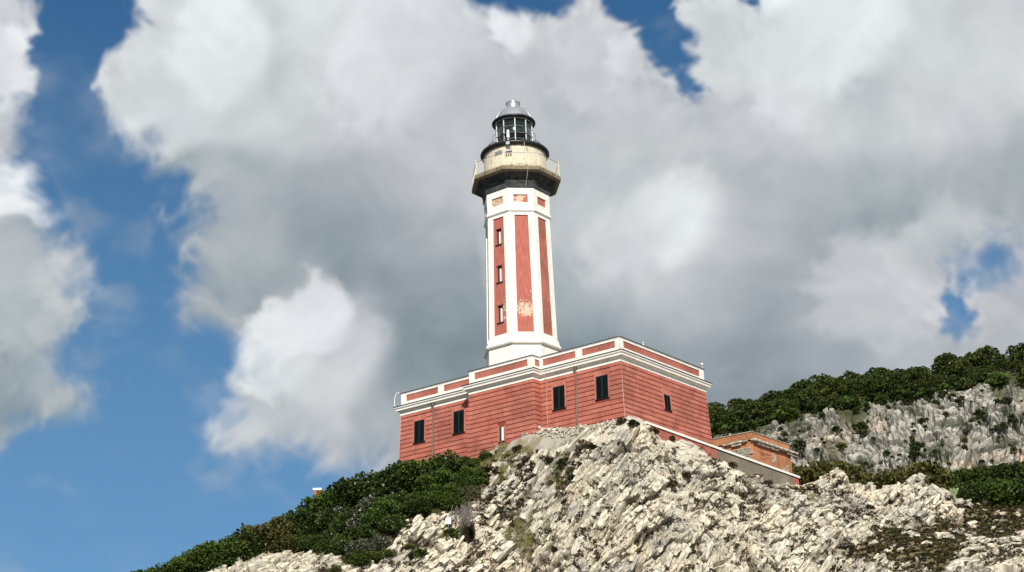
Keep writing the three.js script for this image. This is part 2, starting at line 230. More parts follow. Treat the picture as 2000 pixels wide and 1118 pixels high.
// cells of broken rock: returns [nearest, second, id hash, tilt]
const cell = { f1: 0, f2: 0, h: 0, t: 0 };
function cells(x, y, z, s) {
  const X = Math.floor(x), Y = Math.floor(y), Z = Math.floor(z); let f1 = 9, f2 = 9, bi = 0, bj = 0, bk = 0, bx = 0, by = 0, bz = 0;
  for (let i = -1; i < 2; i++) for (let j = -1; j < 2; j++) for (let k = -1; k < 2; k++) {
    const a = X + i, b = Y + j, c = Z + k, h = hash3(a + s, b, c), h2 = (h * 7919) % 1, h3 = (h * 104729) % 1;
    const dx = a + 0.1 + 0.8 * h - x, dy = b + 0.1 + 0.8 * h2 - y, dz = c + 0.1 + 0.8 * h3 - z, d = dx * dx + dy * dy + dz * dz;
    if (d < f1) { f2 = f1; f1 = d; bi = a; bj = b; bk = c; bx = dx; by = dy; bz = dz; } else if (d < f2) f2 = d;
  }
  const q = hash3(bi, bj + s, bk + 77), q2 = (q * 3571) % 1, q3 = (q * 28657) % 1;
  cell.f1 = Math.sqrt(f1); cell.f2 = Math.sqrt(f2); cell.h = q; cell.t = (q2 - 0.5) * bx + (q3 - 0.5) * by + (((q * 514229) % 1) - 0.5) * bz;
}
const inPoly = (P, x, z) => { let c = false; for (let i = 0, j = P.length - 1; i < P.length; j = i++) if ((P[i][1] > z) !== (P[j][1] > z) && x < ((P[j][0] - P[i][0]) * (z - P[i][1])) / (P[j][1] - P[i][1]) + P[i][0]) c = !c; return c; };
const polyDist = (P, x, z) => { let d = 1e9; for (let i = 0, j = P.length - 1; i < P.length; j = i++) { const ax = P[j][0], az = P[j][1], vx = P[i][0] - ax, vz = P[i][1] - az, t = clamp(((x - ax) * vx + (z - az) * vz) / (vx * vx + vz * vz)); d = Math.min(d, Math.hypot(x - ax - vx * t, z - az - vz * t)); } return inPoly(P, x, z) ? d : -d; };
const HOUSE = V3(7.216, 31.286, -93.348), YAW = -0.6595, CY = Math.cos(YAW), SY = Math.sin(YAW);
const toWorld = (x, y, z) => [HOUSE.x + CY * x + SY * z, HOUSE.y + y, HOUSE.z - SY * x + CY * z];
const toLocal = (x, z) => { const a = x - HOUSE.x, b = z - HOUSE.z; return [CY * a - SY * b, SY * a + CY * b]; };
// where plants and soil cover the rock
const HEATH = [[29.5,-100.2],[31.3,-101.7],[33.5,-105.5],[37.8,-107.0],[43.5,-107.0],[39.1,-96.9],[34.0,-98.1],[29.2,-89.7],[26.4,-85.7],[24.7,-85.3],[23.3,-87.9],[22.2,-92.1],[21.2,-95.4],[23.2,-95.3],[27.0,-97.9]];
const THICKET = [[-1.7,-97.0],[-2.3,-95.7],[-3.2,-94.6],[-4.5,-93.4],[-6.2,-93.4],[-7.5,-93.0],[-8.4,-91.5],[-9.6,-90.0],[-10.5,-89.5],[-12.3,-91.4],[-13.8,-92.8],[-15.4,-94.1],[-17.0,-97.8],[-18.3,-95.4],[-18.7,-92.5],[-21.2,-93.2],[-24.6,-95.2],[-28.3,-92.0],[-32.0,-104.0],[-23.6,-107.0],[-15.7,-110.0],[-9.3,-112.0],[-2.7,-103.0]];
const PATH = [[-0.8,-98.5],[1.5,-97.2],[5.5,-94.3],[4.6,-94.2],[2.3,-95.1],[0.0,-96.3],[-1.3,-97.5]];
const CAVE = [-3.48,20.00,-92.93];
const KNOBS = [[22.79,-101.00,0.75,1.30],[25.77,-101.00,-1.00,1.20],[28.63,-101.50,1.05,1.10],[30.23,-101.00,-0.50,1.00],[20.56,-99.00,-0.30,1.20]];
function headlandPoint(x, z, y, nx, ny, nz, out) {
  for (const [kx, kz, a, s] of KNOBS) y += a * Math.exp(-((x - kx) ** 2 + 0.35 * (z - kz) ** 2) / (s * s));
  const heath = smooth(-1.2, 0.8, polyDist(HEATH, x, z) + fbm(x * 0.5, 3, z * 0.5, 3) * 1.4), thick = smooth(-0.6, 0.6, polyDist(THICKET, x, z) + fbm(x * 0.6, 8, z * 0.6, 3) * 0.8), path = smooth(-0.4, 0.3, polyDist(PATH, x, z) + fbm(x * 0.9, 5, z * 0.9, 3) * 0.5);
  const [lx, lz] = toLocal(x, z);
  const byHouse = smooth(1.6, 0.2, Math.max(lz - 0.3, lx - 2.0)) * (z > -200 ? 1 : 0), behind = smooth(-109, -112, z);
  const soil = Math.max(heath * 0.92, thick, path, behind * 0.8);
  // bedding climbs to the right at about fifty degrees
  const wX = fbm(x * 0.22, y * 0.22, z * 0.22, 3) * 1.3, wY = fbm(x * 0.22 + 30, y * 0.22, z * 0.22, 3) * 1.3;
  const turn = 0.95 + 0.35 * noise(x * 0.06, y * 0.06, 7), c = Math.cos(turn), s = Math.sin(turn), Y = y * 1.25;
  const a = (x + wX) * c + (Y + wY) * s, q = -(x + wX) * s + (Y + wY) * c;
  let d = 0, crack = 1;
  // large blocks split by open joints, then slabs, then shards; every piece has its own set-back and tilt
  cells(a / 3.2, q / 1.25, z / 2.6, 11); const big = smooth(0.015, 0.11, cell.f2 - cell.f1), tone = cell.h;
  d += (cell.h - 0.55) * 0.6 + cell.t * 0.8 - (1 - big) * 0.35; crack = Math.min(crack, 0.1 + 0.9 * big);
  cells(a / 1.3 + 5, q / 0.42, z / 1.0, 23); const mid = smooth(0.015, 0.14, cell.f2 - cell.f1), tone2 = cell.h;
  d += (cell.h - 0.5) * 0.22 + cell.t * 0.34 - (1 - mid) * 0.13; crack = Math.min(crack, 0.2 + 0.8 * mid);
  cells(a / 0.5, q / 0.17 + 9, z / 0.42, 37); const small = smooth(0.0, 0.22, cell.f2 - cell.f1);
  d += (cell.h - 0.5) * 0.09 + cell.t * 0.14 - (1 - small) * 0.05; crack = Math.min(crack, 0.55 + 0.45 * small);
  d += fbm(x * 0.5, y * 0.5, z * 0.5, 5) * 0.3 + Math.abs(noise(a * 0.7, q * 5, z * 0.7)) * -0.1;
  // dissolved hollows
  cells(x * 1.25 + 3, y * 1.25, z * 1.25, 51); const pit = (cell.h > 0.5 ? 1 : 0) * smooth(0.2, 0.1, cell.f1); d -= pit * 0.3;
  const soilD = fbm(x * 0.7, 2, z * 0.7, 4) * 0.3 + (heath > 0.3 ? fbm(x * 2.4, 4, z * 2.4, 3) * 0.16 : 0);
  let k = soil;
  if (heath > 0.1) { const st = smooth(0.28, 0.4, fbm(x * 0.8 + 20, y, z * 0.8, 4)); k = lerp(k, k * 0.35, st * (1 - behind)); }
  let disp = lerp(d, soilD * (path > 0.5 ? 0.25 : 1) - 0.1, k);
  disp *= lerp(1, 0.12, byHouse * (1 - thick));
  out.x = x + nx * disp; out.y = y + ny * disp; out.z = z + nz * disp;
  { const hole = smooth(1.05, 0.7, Math.hypot((out.x - CAVE[0]) / 0.5, (out.y - CAVE[1]) / 0.85)); out.z -= 2.4 * hole; out.hole = hole; }
  // colours: cream limestone, ochre stain, grey weathering, brown earth and shade painted into joints and hollows
  const oc = smooth(0.12, 0.6, fbm(x * 0.3, y * 0.3, z * 0.3 + 50, 4)), gr = smooth(0.02, 0.5, fbm(x * 0.42 + 70, y * 0.42, z * 0.42, 4) + 0.12 * (y > 21 ? 1 : 0));
  const sp = 0.86 + 0.16 * tone + 0.14 * tone2 + 0.18 * fbm(x * 3, y * 3, z * 3, 3);
  let r = 0.55, g = 0.505, b = 0.42;
  r = lerp(r, 0.5, oc * 0.7); g = lerp(g, 0.43, oc * 0.7); b = lerp(b, 0.32, oc * 0.7);
  r = lerp(r, 0.36, gr * 0.75); g = lerp(g, 0.345, gr * 0.75); b = lerp(b, 0.315, gr * 0.75);
  r *= sp; g *= sp; b *= sp;
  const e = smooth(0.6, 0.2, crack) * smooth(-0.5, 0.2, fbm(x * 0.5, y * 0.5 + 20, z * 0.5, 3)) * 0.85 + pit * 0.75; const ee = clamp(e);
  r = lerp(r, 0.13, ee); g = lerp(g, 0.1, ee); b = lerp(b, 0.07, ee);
  const gn = fbm(x * 1.7, 9, z * 1.7, 3);
  let er = 0.15 + 0.05 * gn, eg = 0.122 + 0.045 * gn, eb = 0.075 + 0.02 * gn;
  if (path > 0.4) { const gg = smooth(0.1, 0.5, gn + 0.1); er = lerp(0.33, 0.22, gg); eg = lerp(0.305, 0.19, gg); eb = lerp(0.265, 0.13, gg); }
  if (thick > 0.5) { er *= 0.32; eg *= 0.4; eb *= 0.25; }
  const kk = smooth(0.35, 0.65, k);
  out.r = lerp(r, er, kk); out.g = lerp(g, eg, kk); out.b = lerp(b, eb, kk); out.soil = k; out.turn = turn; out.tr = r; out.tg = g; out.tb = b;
}
function gridMesh(name, xs, zs, parent) {
  const nx = xs.length, nz = zs.length, Y = new Float32Array(nx * nz), P = new Float32Array(nx * nz * 3), C = new Float32Array(nx * nz * 3), o = {};
  for (let j = 0; j < nz; j++) for (let i = 0; i < nx; i++) Y[j * nx + i] = baseHeight(xs[i], zs[j]);
  for (let j = 0; j < nz; j++) for (let i = 0; i < nx; i++) {
    const i0 = Math.max(0, i - 1), i1 = Math.min(nx - 1, i + 1), j0 = Math.max(0, j - 1), j1 = Math.min(nz - 1, j + 1), k = j * nx + i;
    const gx = (Y[j * nx + i1] - Y[j * nx + i0]) / (xs[i1] - xs[i0]), gz = (Y[j1 * nx + i] - Y[j0 * nx + i]) / (zs[j1] - zs[j0]), l = Math.hypot(gx, 1, gz);
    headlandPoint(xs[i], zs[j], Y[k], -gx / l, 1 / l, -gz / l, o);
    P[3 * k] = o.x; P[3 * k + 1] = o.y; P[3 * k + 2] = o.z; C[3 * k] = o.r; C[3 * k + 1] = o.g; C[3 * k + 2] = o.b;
  }
  const I = new Uint32Array((nx - 1) * (nz - 1) * 6); let q = 0;
  for (let j = 0; j < nz - 1; j++) for (let i = 0; i < nx - 1; i++) { const a = j * nx + i; I[q++] = a; I[q++] = a + nx; I[q++] = a + 1; I[q++] = a + 1; I[q++] = a + nx; I[q++] = a + nx + 1; }
  const g = new THREE.BufferGeometry(); g.setAttribute('position', new THREE.BufferAttribute(P, 3)); g.setAttribute('color', new THREE.BufferAttribute(C, 3)); g.setIndex(new THREE.BufferAttribute(I, 1)); g.computeVertexNormals();
  return g;
}
const axis = (stops) => { const r = [stops[0][0]]; for (let i = 0; i + 1 < stops.length; i++) { const [a, st] = stops[i], b = stops[i + 1][0], n = Math.max(1, Math.round(Math.abs(b - a) / st)); for (let k = 1; k <= n; k++) r.push(a + ((b - a) * k) / n); } return r; };
{
  const xs = axis([[-120, 6], [-40, 0.8], [-24, 0.1], [-13, 0.068], [36, 0.3], [44, 1.5], [60, 6], [130]]), zs = axis([[-160, 5], [-125, 1], [-114, 0.22], [-104, 0.06], [-100, 0.036], [-84, 0.09], [-78, 0.5], [-62, 3], [-40]]);
  const g = gridMesh('cliff', xs, zs);
  const m = put('cliff', g, M.ground);
  // beds of limestone breaking out of the face: slabs along the bedding, the largest each a piece of its own
  const r = rng(19), o = {}, list = [], slabGeo = (seed) => { const q = rng(seed), b = new THREE.BoxGeometry(1, 1, 1, 3, 2, 2), p = b.attributes.position, s = seed * 7.3; for (let i = 0; i < p.count; i++) { const x = p.getX(i), y = p.getY(i), z = p.getZ(i), e = 0.16; p.setXYZ(i, x * (1 - 0.25 * Math.abs(y)) + e * noise(x * 2.1 + s, y * 2.1, z * 2.1), y * (1 - 0.2 * Math.abs(x)) + 1.1 * e * noise(x * 1.7, y * 2.1 + s, z * 1.7), z * (1 - 0.18 * Math.abs(x) - 0.15 * Math.abs(y)) + e * noise(x * 2, y * 2, z * 2 + s)); } return boxUV(flat(b)); };
  const geos = Array.from({ length: 8 }, (_, i) => slabGeo(i + 1));
  for (let i = 0; i < 60000 && list.length < 13500; i++) {
    const x = lerp(-22, 36, r()), z = lerp(-106, -82, r()), y = baseHeight(x, z), [lx, lz] = toLocal(x, z);
    if ((lz < 1.0 && lx < 1.7 + 1.5 * smooth(0, -5, lz)) || y < 9) continue;
    const e = 0.2, gx = (baseHeight(x + e, z) - y) / e, gz = (baseHeight(x, z + e) - y) / e, l = Math.hypot(gx, 1, gz);
    headlandPoint(x, z, y, -gx / l, 1 / l, -gz / l, o); if (o.soil > 0.45 || Math.hypot((o.x - CAVE[0]) / 0.75, (o.y - CAVE[1]) / 1.15) < 1) continue;
    const size = 0.15 + 0.5 * Math.pow(r(), 2.6) + (r() < 0.04 ? 0.3 : 0) + (r() < 0.012 ? 0.5 : 0), k = 0.74 + 0.5 * r();
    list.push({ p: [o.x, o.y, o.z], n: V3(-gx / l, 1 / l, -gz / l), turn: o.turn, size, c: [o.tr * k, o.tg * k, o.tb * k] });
  }
  list.sort((a, b) => b.size - a.size);
  const Q = new THREE.Object3D(), place = (s) => {
    const a = V3(Math.cos(s.turn), Math.sin(s.turn), -0.25), n = s.n.clone().add(V3((r() - 0.5) * 0.34, (r() - 0.5) * 0.34, (r() - 0.5) * 0.34)).normalize(); a.addScaledVector(n, -a.dot(n)).normalize(); a.applyAxisAngle(n, (r() - 0.5) * 0.35);
    const q = n.clone().cross(a); Q.matrix.makeBasis(a, q, n); Q.quaternion.setFromRotationMatrix(Q.matrix);
    const L = s.size * (1.1 + 1.3 * r()), T = s.size * (r() < 0.4 ? 0.5 + 0.45 * r() : 0.26 + 0.28 * r()), D = s.size * (0.45 + 0.4 * r()); Q.scale.set(L, T, D); Q.position.set(...s.p).addScaledVector(s.n, D * (0.02 - 0.24 * r())); Q.updateMatrix();
  };
  list.slice(0, 280).forEach((s, i) => { place(s); const k = put('rock_slab', geos[i % 8], M.slabs[clamp(Math.floor((s.c[1] / 0.48) * 5 - 1.2 + r()), 0, 4)], m); k.position.copy(Q.position); k.quaternion.copy(Q.quaternion); k.scale.copy(Q.scale); });
  geos.forEach((gg, gi) => {
    const mine = list.slice(280).filter((_, i) => i % 8 === gi), im = new THREE.InstancedMesh(gg, M.slab_rock, mine.length);
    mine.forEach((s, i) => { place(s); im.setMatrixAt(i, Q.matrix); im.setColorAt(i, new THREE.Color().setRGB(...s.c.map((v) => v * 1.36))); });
    im.name = 'rock_shards'; im.castShadow = im.receiveShadow = true; im.userData = { kind: 'stuff' }; m.add(im);
  });
  m.userData = { kind: 'structure', label: 'pale bedded limestone headland below the lighthouse', category: 'cliff' };
}

// ------------------------------------------------------------------ far hill: grey fluted limestone under a wooded ridge
// stations: bearing (x per metre of distance), height of the foot at 284 m, of the rock's upper edge at 300 m, of the crest at 345 m
const HILL = [[-0.0412,65.6,66.4,76.5],[0.0138,65.1,71.9,84.1],[0.0687,64.5,74.1,88.6],[0.1367,63.8,76.1,89.0],[0.1719,63.5,77.7,91.2],[0.2019,63.2,79.7,94.0],[0.2542,62.7,82.2,97.0],[0.2914,62.3,83.0,98.2],[0.3291,62.0,84.8,100.0],[0.3665,61.6,85.8,102.2],[0.4222,61.1,86.4,103.9],[0.4775,60.5,86.1,104.5],[0.5487,59.8,82.5,99.6]];
function hillY(a, D) {
  let i = 0; while (i < HILL.length - 2 && HILL[i + 1][0] < a) i++;
  const t = clamp((a - HILL[i][0]) / (HILL[i + 1][0] - HILL[i][0]), -0.5, 1.5), s = t * t * (3 - 2 * t), y0 = lerp(HILL[i][1], HILL[i + 1][1], t), y1 = lerp(HILL[i][2], HILL[i + 1][2], t), y2 = lerp(HILL[i][3], HILL[i + 1][3], t);
  if (D < 284) return y0 - (284 - D) * 0.9;
  if (D < 300) return lerp(y0, y1, Math.pow((D - 284) / 16, 0.95));
  if (D < 345) return lerp(y1, y2, (D - 300) / 45);
  return y2 - (D - 345) * 0.25 - Math.max(0, D - 380) * 0.5;
}
const hillWood = (a, D) => smooth(-4, 3, D - 301 + 9 * fbm(a * 60, D * 0.06, 4, 3));
{
  const as = axis([[0.0, 0.004], [0.1, 0.00042], [0.372, 0.004], [0.52]]), ds = axis([[170, 8], [274, 1], [281, 0.11], [301, 0.4], [312, 1.0], [350, 5], [420]]);
  const nx = as.length, nz = ds.length, P = new Float32Array(nx * nz * 3), C = new Float32Array(nx * nz * 3);
  for (let j = 0; j < nz; j++) for (let i = 0; i < nx; i++) {
    const a = as[i], D = ds[j], x = a * D, z = -D, y = hillY(a, D), k = (j * nx + i) * 3, w = hillWood(a, D);
    const wx = fbm(x * 0.08, y * 0.08, z * 0.08, 3) * 3, X = x + wx - y * 0.18, Yv = y + wx * 0.5;
    let d = 0;
    cells(X / 4.2, Yv / 8, z / 5, 61); d += (cell.h - 0.5) * 1.9 + cell.t * 2.2 - smooth(0.16, 0.02, cell.f2 - cell.f1) * 1.1; const t1 = cell.h;
    cells(X / 1.4, Yv / 2.9, z / 1.8, 67); const c2 = smooth(0.02, 0.24, cell.f2 - cell.f1); d += (cell.h - 0.5) * 0.9 + cell.t * 1.2 - (1 - c2) * 0.6; const t2 = cell.h;
    cells(X / 0.6, Yv / 1.1, z / 0.8, 71); const c3 = smooth(0.0, 0.25, cell.f2 - cell.f1); d += (cell.h - 0.5) * 0.45 - (1 - c3) * 0.25;
    d += fbm(x * 0.12, y * 0.12, z * 0.12, 4) * 2.2;
    d *= lerp(1, 0.25, w);
    P[k] = x - a * d * 0.3; P[k + 1] = y + d * 0.55; P[k + 2] = z + d * 0.75;
    const sp = (0.84 + 0.16 * t1 + 0.18 * t2 + 0.2 * fbm(x * 0.8, y * 0.8, z * 0.8, 3)), oc = smooth(0.1, 0.55, fbm(x * 0.09 + 30, y * 0.05, z * 0.09, 4)) * smooth(0.9, 0.2, (D - 284) / 18), bl = smooth(0.0, 0.5, fbm(x * 0.5, y * 0.1, z * 0.3, 3));
    let r = 0.385 * sp, g = 0.37 * sp, b = 0.335 * sp;
    r = lerp(r, 0.5 * sp, oc); g = lerp(g, 0.41 * sp, oc); b = lerp(b, 0.31 * sp, oc);
    const dk = clamp((1 - c2) * 0.42 + bl * 0.2); r = lerp(r, 0.14, dk); g = lerp(g, 0.135, dk); b = lerp(b, 0.115, dk);
    const sc = smooth(0.05, 0.38, fbm(x * 0.2 + 11, y * 0.2, z * 0.2, 4)) * 0.75;   // low scrub between the rocks
    r = lerp(r, 0.07, sc); g = lerp(g, 0.08, sc); b = lerp(b, 0.045, sc);
    r = lerp(r, 0.06, w); g = lerp(g, 0.065, w); b = lerp(b, 0.03, w);
    C[k] = r; C[k + 1] = g; C[k + 2] = b;
  }
  const I = new Uint32Array((nx - 1) * (nz - 1) * 6); let q = 0;
  for (let j = 0; j < nz - 1; j++) for (let i = 0; i < nx - 1; i++) { const a = j * nx + i; I[q++] = a; I[q++] = a + 1; I[q++] = a + nx; I[q++] = a + 1; I[q++] = a + nx + 1; I[q++] = a + nx; }
  const g = new THREE.BufferGeometry(); g.setAttribute('position', new THREE.BufferAttribute(P, 3)); g.setAttribute('color', new THREE.BufferAttribute(C, 3)); g.setIndex(new THREE.BufferAttribute(I, 1)); g.computeVertexNormals();
  put('hill', g, M.ground).userData = { kind: 'structure', label: 'grey limestone hillside behind the lighthouse with a wooded ridge', category: 'hill' };
}

// ------------------------------------------------------------------ sweeps for mouldings, walls, cappings
function sweep(path, profile, closed = true, caps = false) {       // path: [x, z] counter-clockwise seen from above so that outward is to the right; profile: [offset, y] from bottom to top
  const n = path.length, off = [];
  for (let i = 0; i < n; i++) {
    const p = path[i], a = path[(i + n - 1) % n], b = path[(i + 1) % n];
    let d1 = [p[0] - a[0], p[1] - a[1]], d2 = [b[0] - p[0], b[1] - p[1]];
    if (!closed && i === 0) d1 = d2; if (!closed && i === n - 1) d2 = d1;
    const l1 = Math.hypot(...d1), l2 = Math.hypot(...d2), n1 = [d1[1] / l1, -d1[0] / l1], n2 = [d2[1] / l2, -d2[0] / l2], k = 1 + n1[0] * n2[0] + n1[1] * n2[1];
    off.push([(n1[0] + n2[0]) / k, (n1[1] + n2[1]) / k]);
  }
  const at = (i, q) => [path[i % n][0] + off[i % n][0] * q[0], q[1], path[i % n][1] + off[i % n][1] * q[0]], A = [];
  for (let i = 0; i < (closed ? n : n - 1); i++) for (let j = 0; j + 1 < profile.length; j++) quad(A, at(i, profile[j]), at(i, profile[j + 1]), at(i + 1, profile[j + 1]), at(i + 1, profile[j]));
  if (caps) for (const [i, f] of [[0, 0], [n - 1, 1]]) for (let j = 1; j + 1 < profile.length; j++) { const a = at(i, profile[0]), b = at(i, profile[j]), c = at(i, profile[j + 1]); f ? A.push(...a, ...b, ...c) : A.push(...a, ...c, ...b); }
  return fromTris(A);
}
const lift = (g, y) => { g.translate(0, y, 0); return g; };

// ------------------------------------------------------------------ keeper's house
const BAT = 0.037, BASE = 6.4;                    // walls lean out 37 mm per metre downwards; the house's own zero is the lower edge of its frieze
const PLAN = [[0, 0], [-6.93, 0], [-6.93, 0.81], [-12.76, 0.81], [-12.76, 0], [-20.23, 0], [-20.23, -11], [0, -11]];   // clockwise from the near corner
{
  const path = PLAN.map((p) => p);
  const ho = thing('keepers_house', "long flat-roofed salmon red keeper's house with white cornice below the lighthouse tower", 'house', [HOUSE.x, HOUSE.y - BASE, HOUSE.z], YAW);
  const add = (n, g, m, p = ho) => put(n, p === ho ? lift(g, BASE) : g, m, p);
  add('wall', sweep(path, [[BAT * 6.4, -6.4], [0, 0], [-0.05, 0.02]]), M.redCore);
  // ashlar: courses of rusticated blocks standing 45 mm proud, joints recessed
  const H0 = [0, -0.26]; for (let k = 1; k < 19; k++) H0.push(-0.26 - 0.3355 * k);
  const rnd = rng(5), dep = 0.045;
  const wins = [{ s: 0, x: -5.77, w: 1.0, y0: -2.33, y1: -0.72 }, { s: 0, x: -2.1, w: 1.0, y0: -2.33, y1: -0.72 }, { s: 4, x: -18.84, w: 1.02, y0: -2.37, y1: -0.72 }, { s: 4, x: -14.95, w: 1.02, y0: -2.37, y1: -0.72 }, { s: 2, x: -9.97, w: 0.4, y0: -4.0, y1: -2.94, slit: 1 }, { s: 7, x: 5.05, w: 0.8, y0: -2.4, y1: -1.33 }];
  const segs = [0, 1, 2, 3, 4, 7];                // the walls that show
  const nb = path.length;
  const wallFrame = (si) => { const p = path[si], q = path[(si + 1) % nb], L = Math.hypot(q[0] - p[0], q[1] - p[1]), t = [(q[0] - p[0]) / L, (q[1] - p[1]) / L], n = [t[1], -t[0]]; return { p, q, L, t, n }; };
  // point on wall si: u metres from its first corner, height y, o metres proud
  const onWall = (si) => { const { p, t, n } = wallFrame(si); return (u, y, o) => [p[0] + t[0] * u + n[0] * (o - BAT * y), y, p[1] + t[1] * u + n[1] * (o - BAT * y)]; };
  function block(si, u0, u1, y0, y1, d = dep, c = 0.014) {
    const P = onWall(si), A = [], ins = [[u0 + c, y0 + c], [u1 - c, y0 + c], [u1 - c, y1 - c], [u0 + c, y1 - c]].map((q) => P(q[0], q[1], d)), rim = [[u0, y0], [u1, y0], [u1, y1], [u0, y1]], mid = rim.map((q) => P(q[0], q[1], d - c)), back = rim.map((q) => P(q[0], q[1], -0.01));
    quad(A, ins[3], ins[2], ins[1], ins[0]);
    for (let i = 0; i < 4; i++) { const j = (i + 1) % 4; quad(A, ins[i], ins[j], mid[j], mid[i]); quad(A, mid[i], mid[j], back[j], back[i]); }
    return fromTris(A);
  }
  const ground = { 0: -4.6, 1: -4.7, 2: -5.4, 3: -5.6, 4: -5.6, 7: -4.6 };
  for (const si of segs) {
    const { L } = wallFrame(si), convexA = [0, 2, 3, 5, 7].includes(si), size = { 0: 1.75, 1: 1, 2: 1.5, 3: 1, 4: 1.9, 7: 1.1 }[si];
    const startConvex = { 0: 1, 1: 0, 2: 1, 3: 1, 4: 0, 7: 1 }[si], endConvex = { 0: 0, 1: 1, 2: 1, 3: 0, 4: 1, 7: 1 }[si];
    const here = wins.filter((w) => w.s === si).map((w) => { const u = si === 7 ? 11 - w.x - w.w : wallFrame(si).p[0] - w.x - w.w; return { ...w, u }; });
    for (let r = 0; r + 1 < H0.length; r++) {
      const y1 = H0[r] - (r ? 0.022 : 0.004), y0 = H0[r + 1] + 0.022; if (H0[r] < ground[si]) break;
      const ym = (y0 + y1) / 2, grow = -BAT * ym;
      let a = startConvex ? -grow : grow, b = endConvex ? L + grow : L - grow;
      if (si === 0) a -= dep; if (si === 2) { a -= dep; b += dep; } if (si === 4) { a += 0; b += dep; } if (si === 0) b -= 0; if (si === 1) b -= 0; if (si === 7) { b += 0; }
      let spans = [[a, b]];
      for (const w of here) {
        const m = w.slit ? 0.16 : 0.13, top = w.slit ? w.y1 + 0.1 : w.y1 + 0.42, bot = w.y0 - 0.06;
        if (y1 > bot + 0.02 && y0 < top - 0.02) spans = spans.flatMap(([p, q]) => (w.u - m > p && w.u + w.w + m < q ? [[p, w.u - m], [w.u + w.w + m, q]] : [[p, q]]));
      }
      for (const [p, q] of spans) {
        const n = Math.max(1, Math.round((q - p) / size)), sh = n > 1 ? ((r % 2) * 0.5 + 0.12 * (rnd() - 0.5)) * ((q - p) / n) : 0;
        const cuts = [p]; for (let i = 1; i < n + (sh > 0.3 ? 1 : 0); i++) { const c = p + ((q - p) / n) * i - (sh > 0.3 ? sh : 0); if (c > p + 0.25 && c < q - 0.25) cuts.push(c); } cuts.push(q);
        for (let i = 0; i + 1 < cuts.length; i++) add('stone_block', block(si, cuts[i] + (i ? 0.004 : 0), cuts[i + 1] - (i + 2 < cuts.length ? 0.004 : 0), y0, y1, dep + 0.006 * (rnd() - 0.5)), M.red[Math.min(4, Math.floor(rnd() * rnd() * 3.2 + rnd() * 2.2))]);
      }
    }
    for (const w of here) {
      const P = onWall(si), u0 = w.u, u1 = w.u + w.w, y0 = w.y0, y1 = w.y1, win = sub('window', ho, [0, BASE, 0]);
      const slab = (n, a, b, c, d, o0, o1, m, par = win) => { const A = [], f = [[a, c], [b, c], [b, d], [a, d]], F = f.map((q) => P(q[0], q[1], o1)), B = f.map((q) => P(q[0], q[1], o0)); quad(A, F[3], F[2], F[1], F[0]); for (let i = 0; i < 4; i++) { const j = (i + 1) % 4; quad(A, F[i], F[j], B[j], B[i]); } return put(n, fromTris(A), m, par); };
      const m = w.slit ? 0.155 : 0.125;
      // smooth surround and a flat arch of splayed stones
      if (w.slit) { slab('surround', u0 - m, u0 - 0.004, y0 - 0.04, y1 + 0.06, 0, dep, M.red[2]); slab('surround', u1 + 0.004, u1 + m, y0 - 0.04, y1 + 0.06, 0, dep, M.red[2]); }
      else { slab('surround', u0 - m, u0 - 0.003, y0 - 0.04, y1 + 0.003, 0, dep, M.red[2]); slab('surround', u1 + 0.003, u1 + m, y0 - 0.04, y1 + 0.003, 0, dep, M.red[2]);
        for (let k = 0; k < 3; k++) { const W = (u1 - u0 + 2 * m) / 3; slab('lintel_stone', u0 - m + W * k + 0.005, u0 - m + W * (k + 1) - 0.005, y1 + 0.01, y1 + 0.41, 0, dep + (k === 1 ? 0.008 : 0.002), M.red[(k + 1) % 4 + (k === 1 ? 1 : 0)]); } }
      if (w.slit) {
        slab('frame', u0, u1, y0, y1, 0.0, 0.012, M.darkCap); slab('shutter', u0 + 0.02, u0 + 0.2, y0 + 0.04, y1 - 0.05, 0.014, 0.03, M.white); slab('sill', u0 - 0.04, u1 + 0.04, y0 - 0.04, y0 - 0.004, 0, 0.06, M.redCore); continue;
      }
      slab('frame', u0, u0 + 0.05, y0, y1, 0, 0.03, M.shutterEdge); slab('frame', u1 - 0.05, u1, y0, y1, 0, 0.03, M.shutterEdge); slab('frame', u0 + 0.052, u1 - 0.052, y1 - 0.05, y1, 0, 0.03, M.shutterEdge);
      const c = (u0 + u1) / 2;
      for (const [a, b, e] of [[u0 + 0.055, c - 0.01, 1], [c + 0.01, u1 - 0.055, 0]]) {
        const sh = slab('shutter', a, b, y0 + 0.01, y1 - 0.055, 0.002, 0.012, M.shutter), ns = 22;
        const parts = [];
        for (let k = 0; k < ns; k++) { const ya = y0 + 0.07 + ((y1 - y0 - 0.2) * k) / ns, yb = ya + ((y1 - y0 - 0.2) / ns) * 0.86, A = [], q = [P(a + 0.05, ya, 0.026), P(b - 0.05, ya, 0.026), P(b - 0.05, yb, 0.014), P(a + 0.05, yb, 0.014)]; quad(A, q[3], q[2], q[1], q[0]); parts.push(fromTris(A)); }
        put('louvres', merged(parts), M.shutter, sh);
        slab('stile', e ? b - 0.05 : a, e ? b : a + 0.05, y0 + 0.01, y1 - 0.055, 0.012, 0.034, M.shutterEdge, win);
      }
      slab('sill', u0 - 0.06, u1 + 0.06, y0 - 0.05, y0 - 0.004, 0, 0.09, M.shutterEdge);
    }
  }
  // frieze, cornice and parapet run round the whole plan
  add('frieze', sweep(path, [[0.0, 0.0], [0.055, 0.0], [0.055, 0.19], [0.03, 0.19]]), M.white);
  add('cornice', sweep(path, [[0.02, 0.19], [0.07, 0.21], [0.11, 0.28], [0.2, 0.34], [0.285, 0.355], [0.3, 0.36], [0.3, 0.475], [0.325, 0.49], [0.33, 0.515], [0.36, 0.53], [0.38, 0.56], [0.39, 0.645], [0.36, 0.655], [0, 0.655]]), M.white);
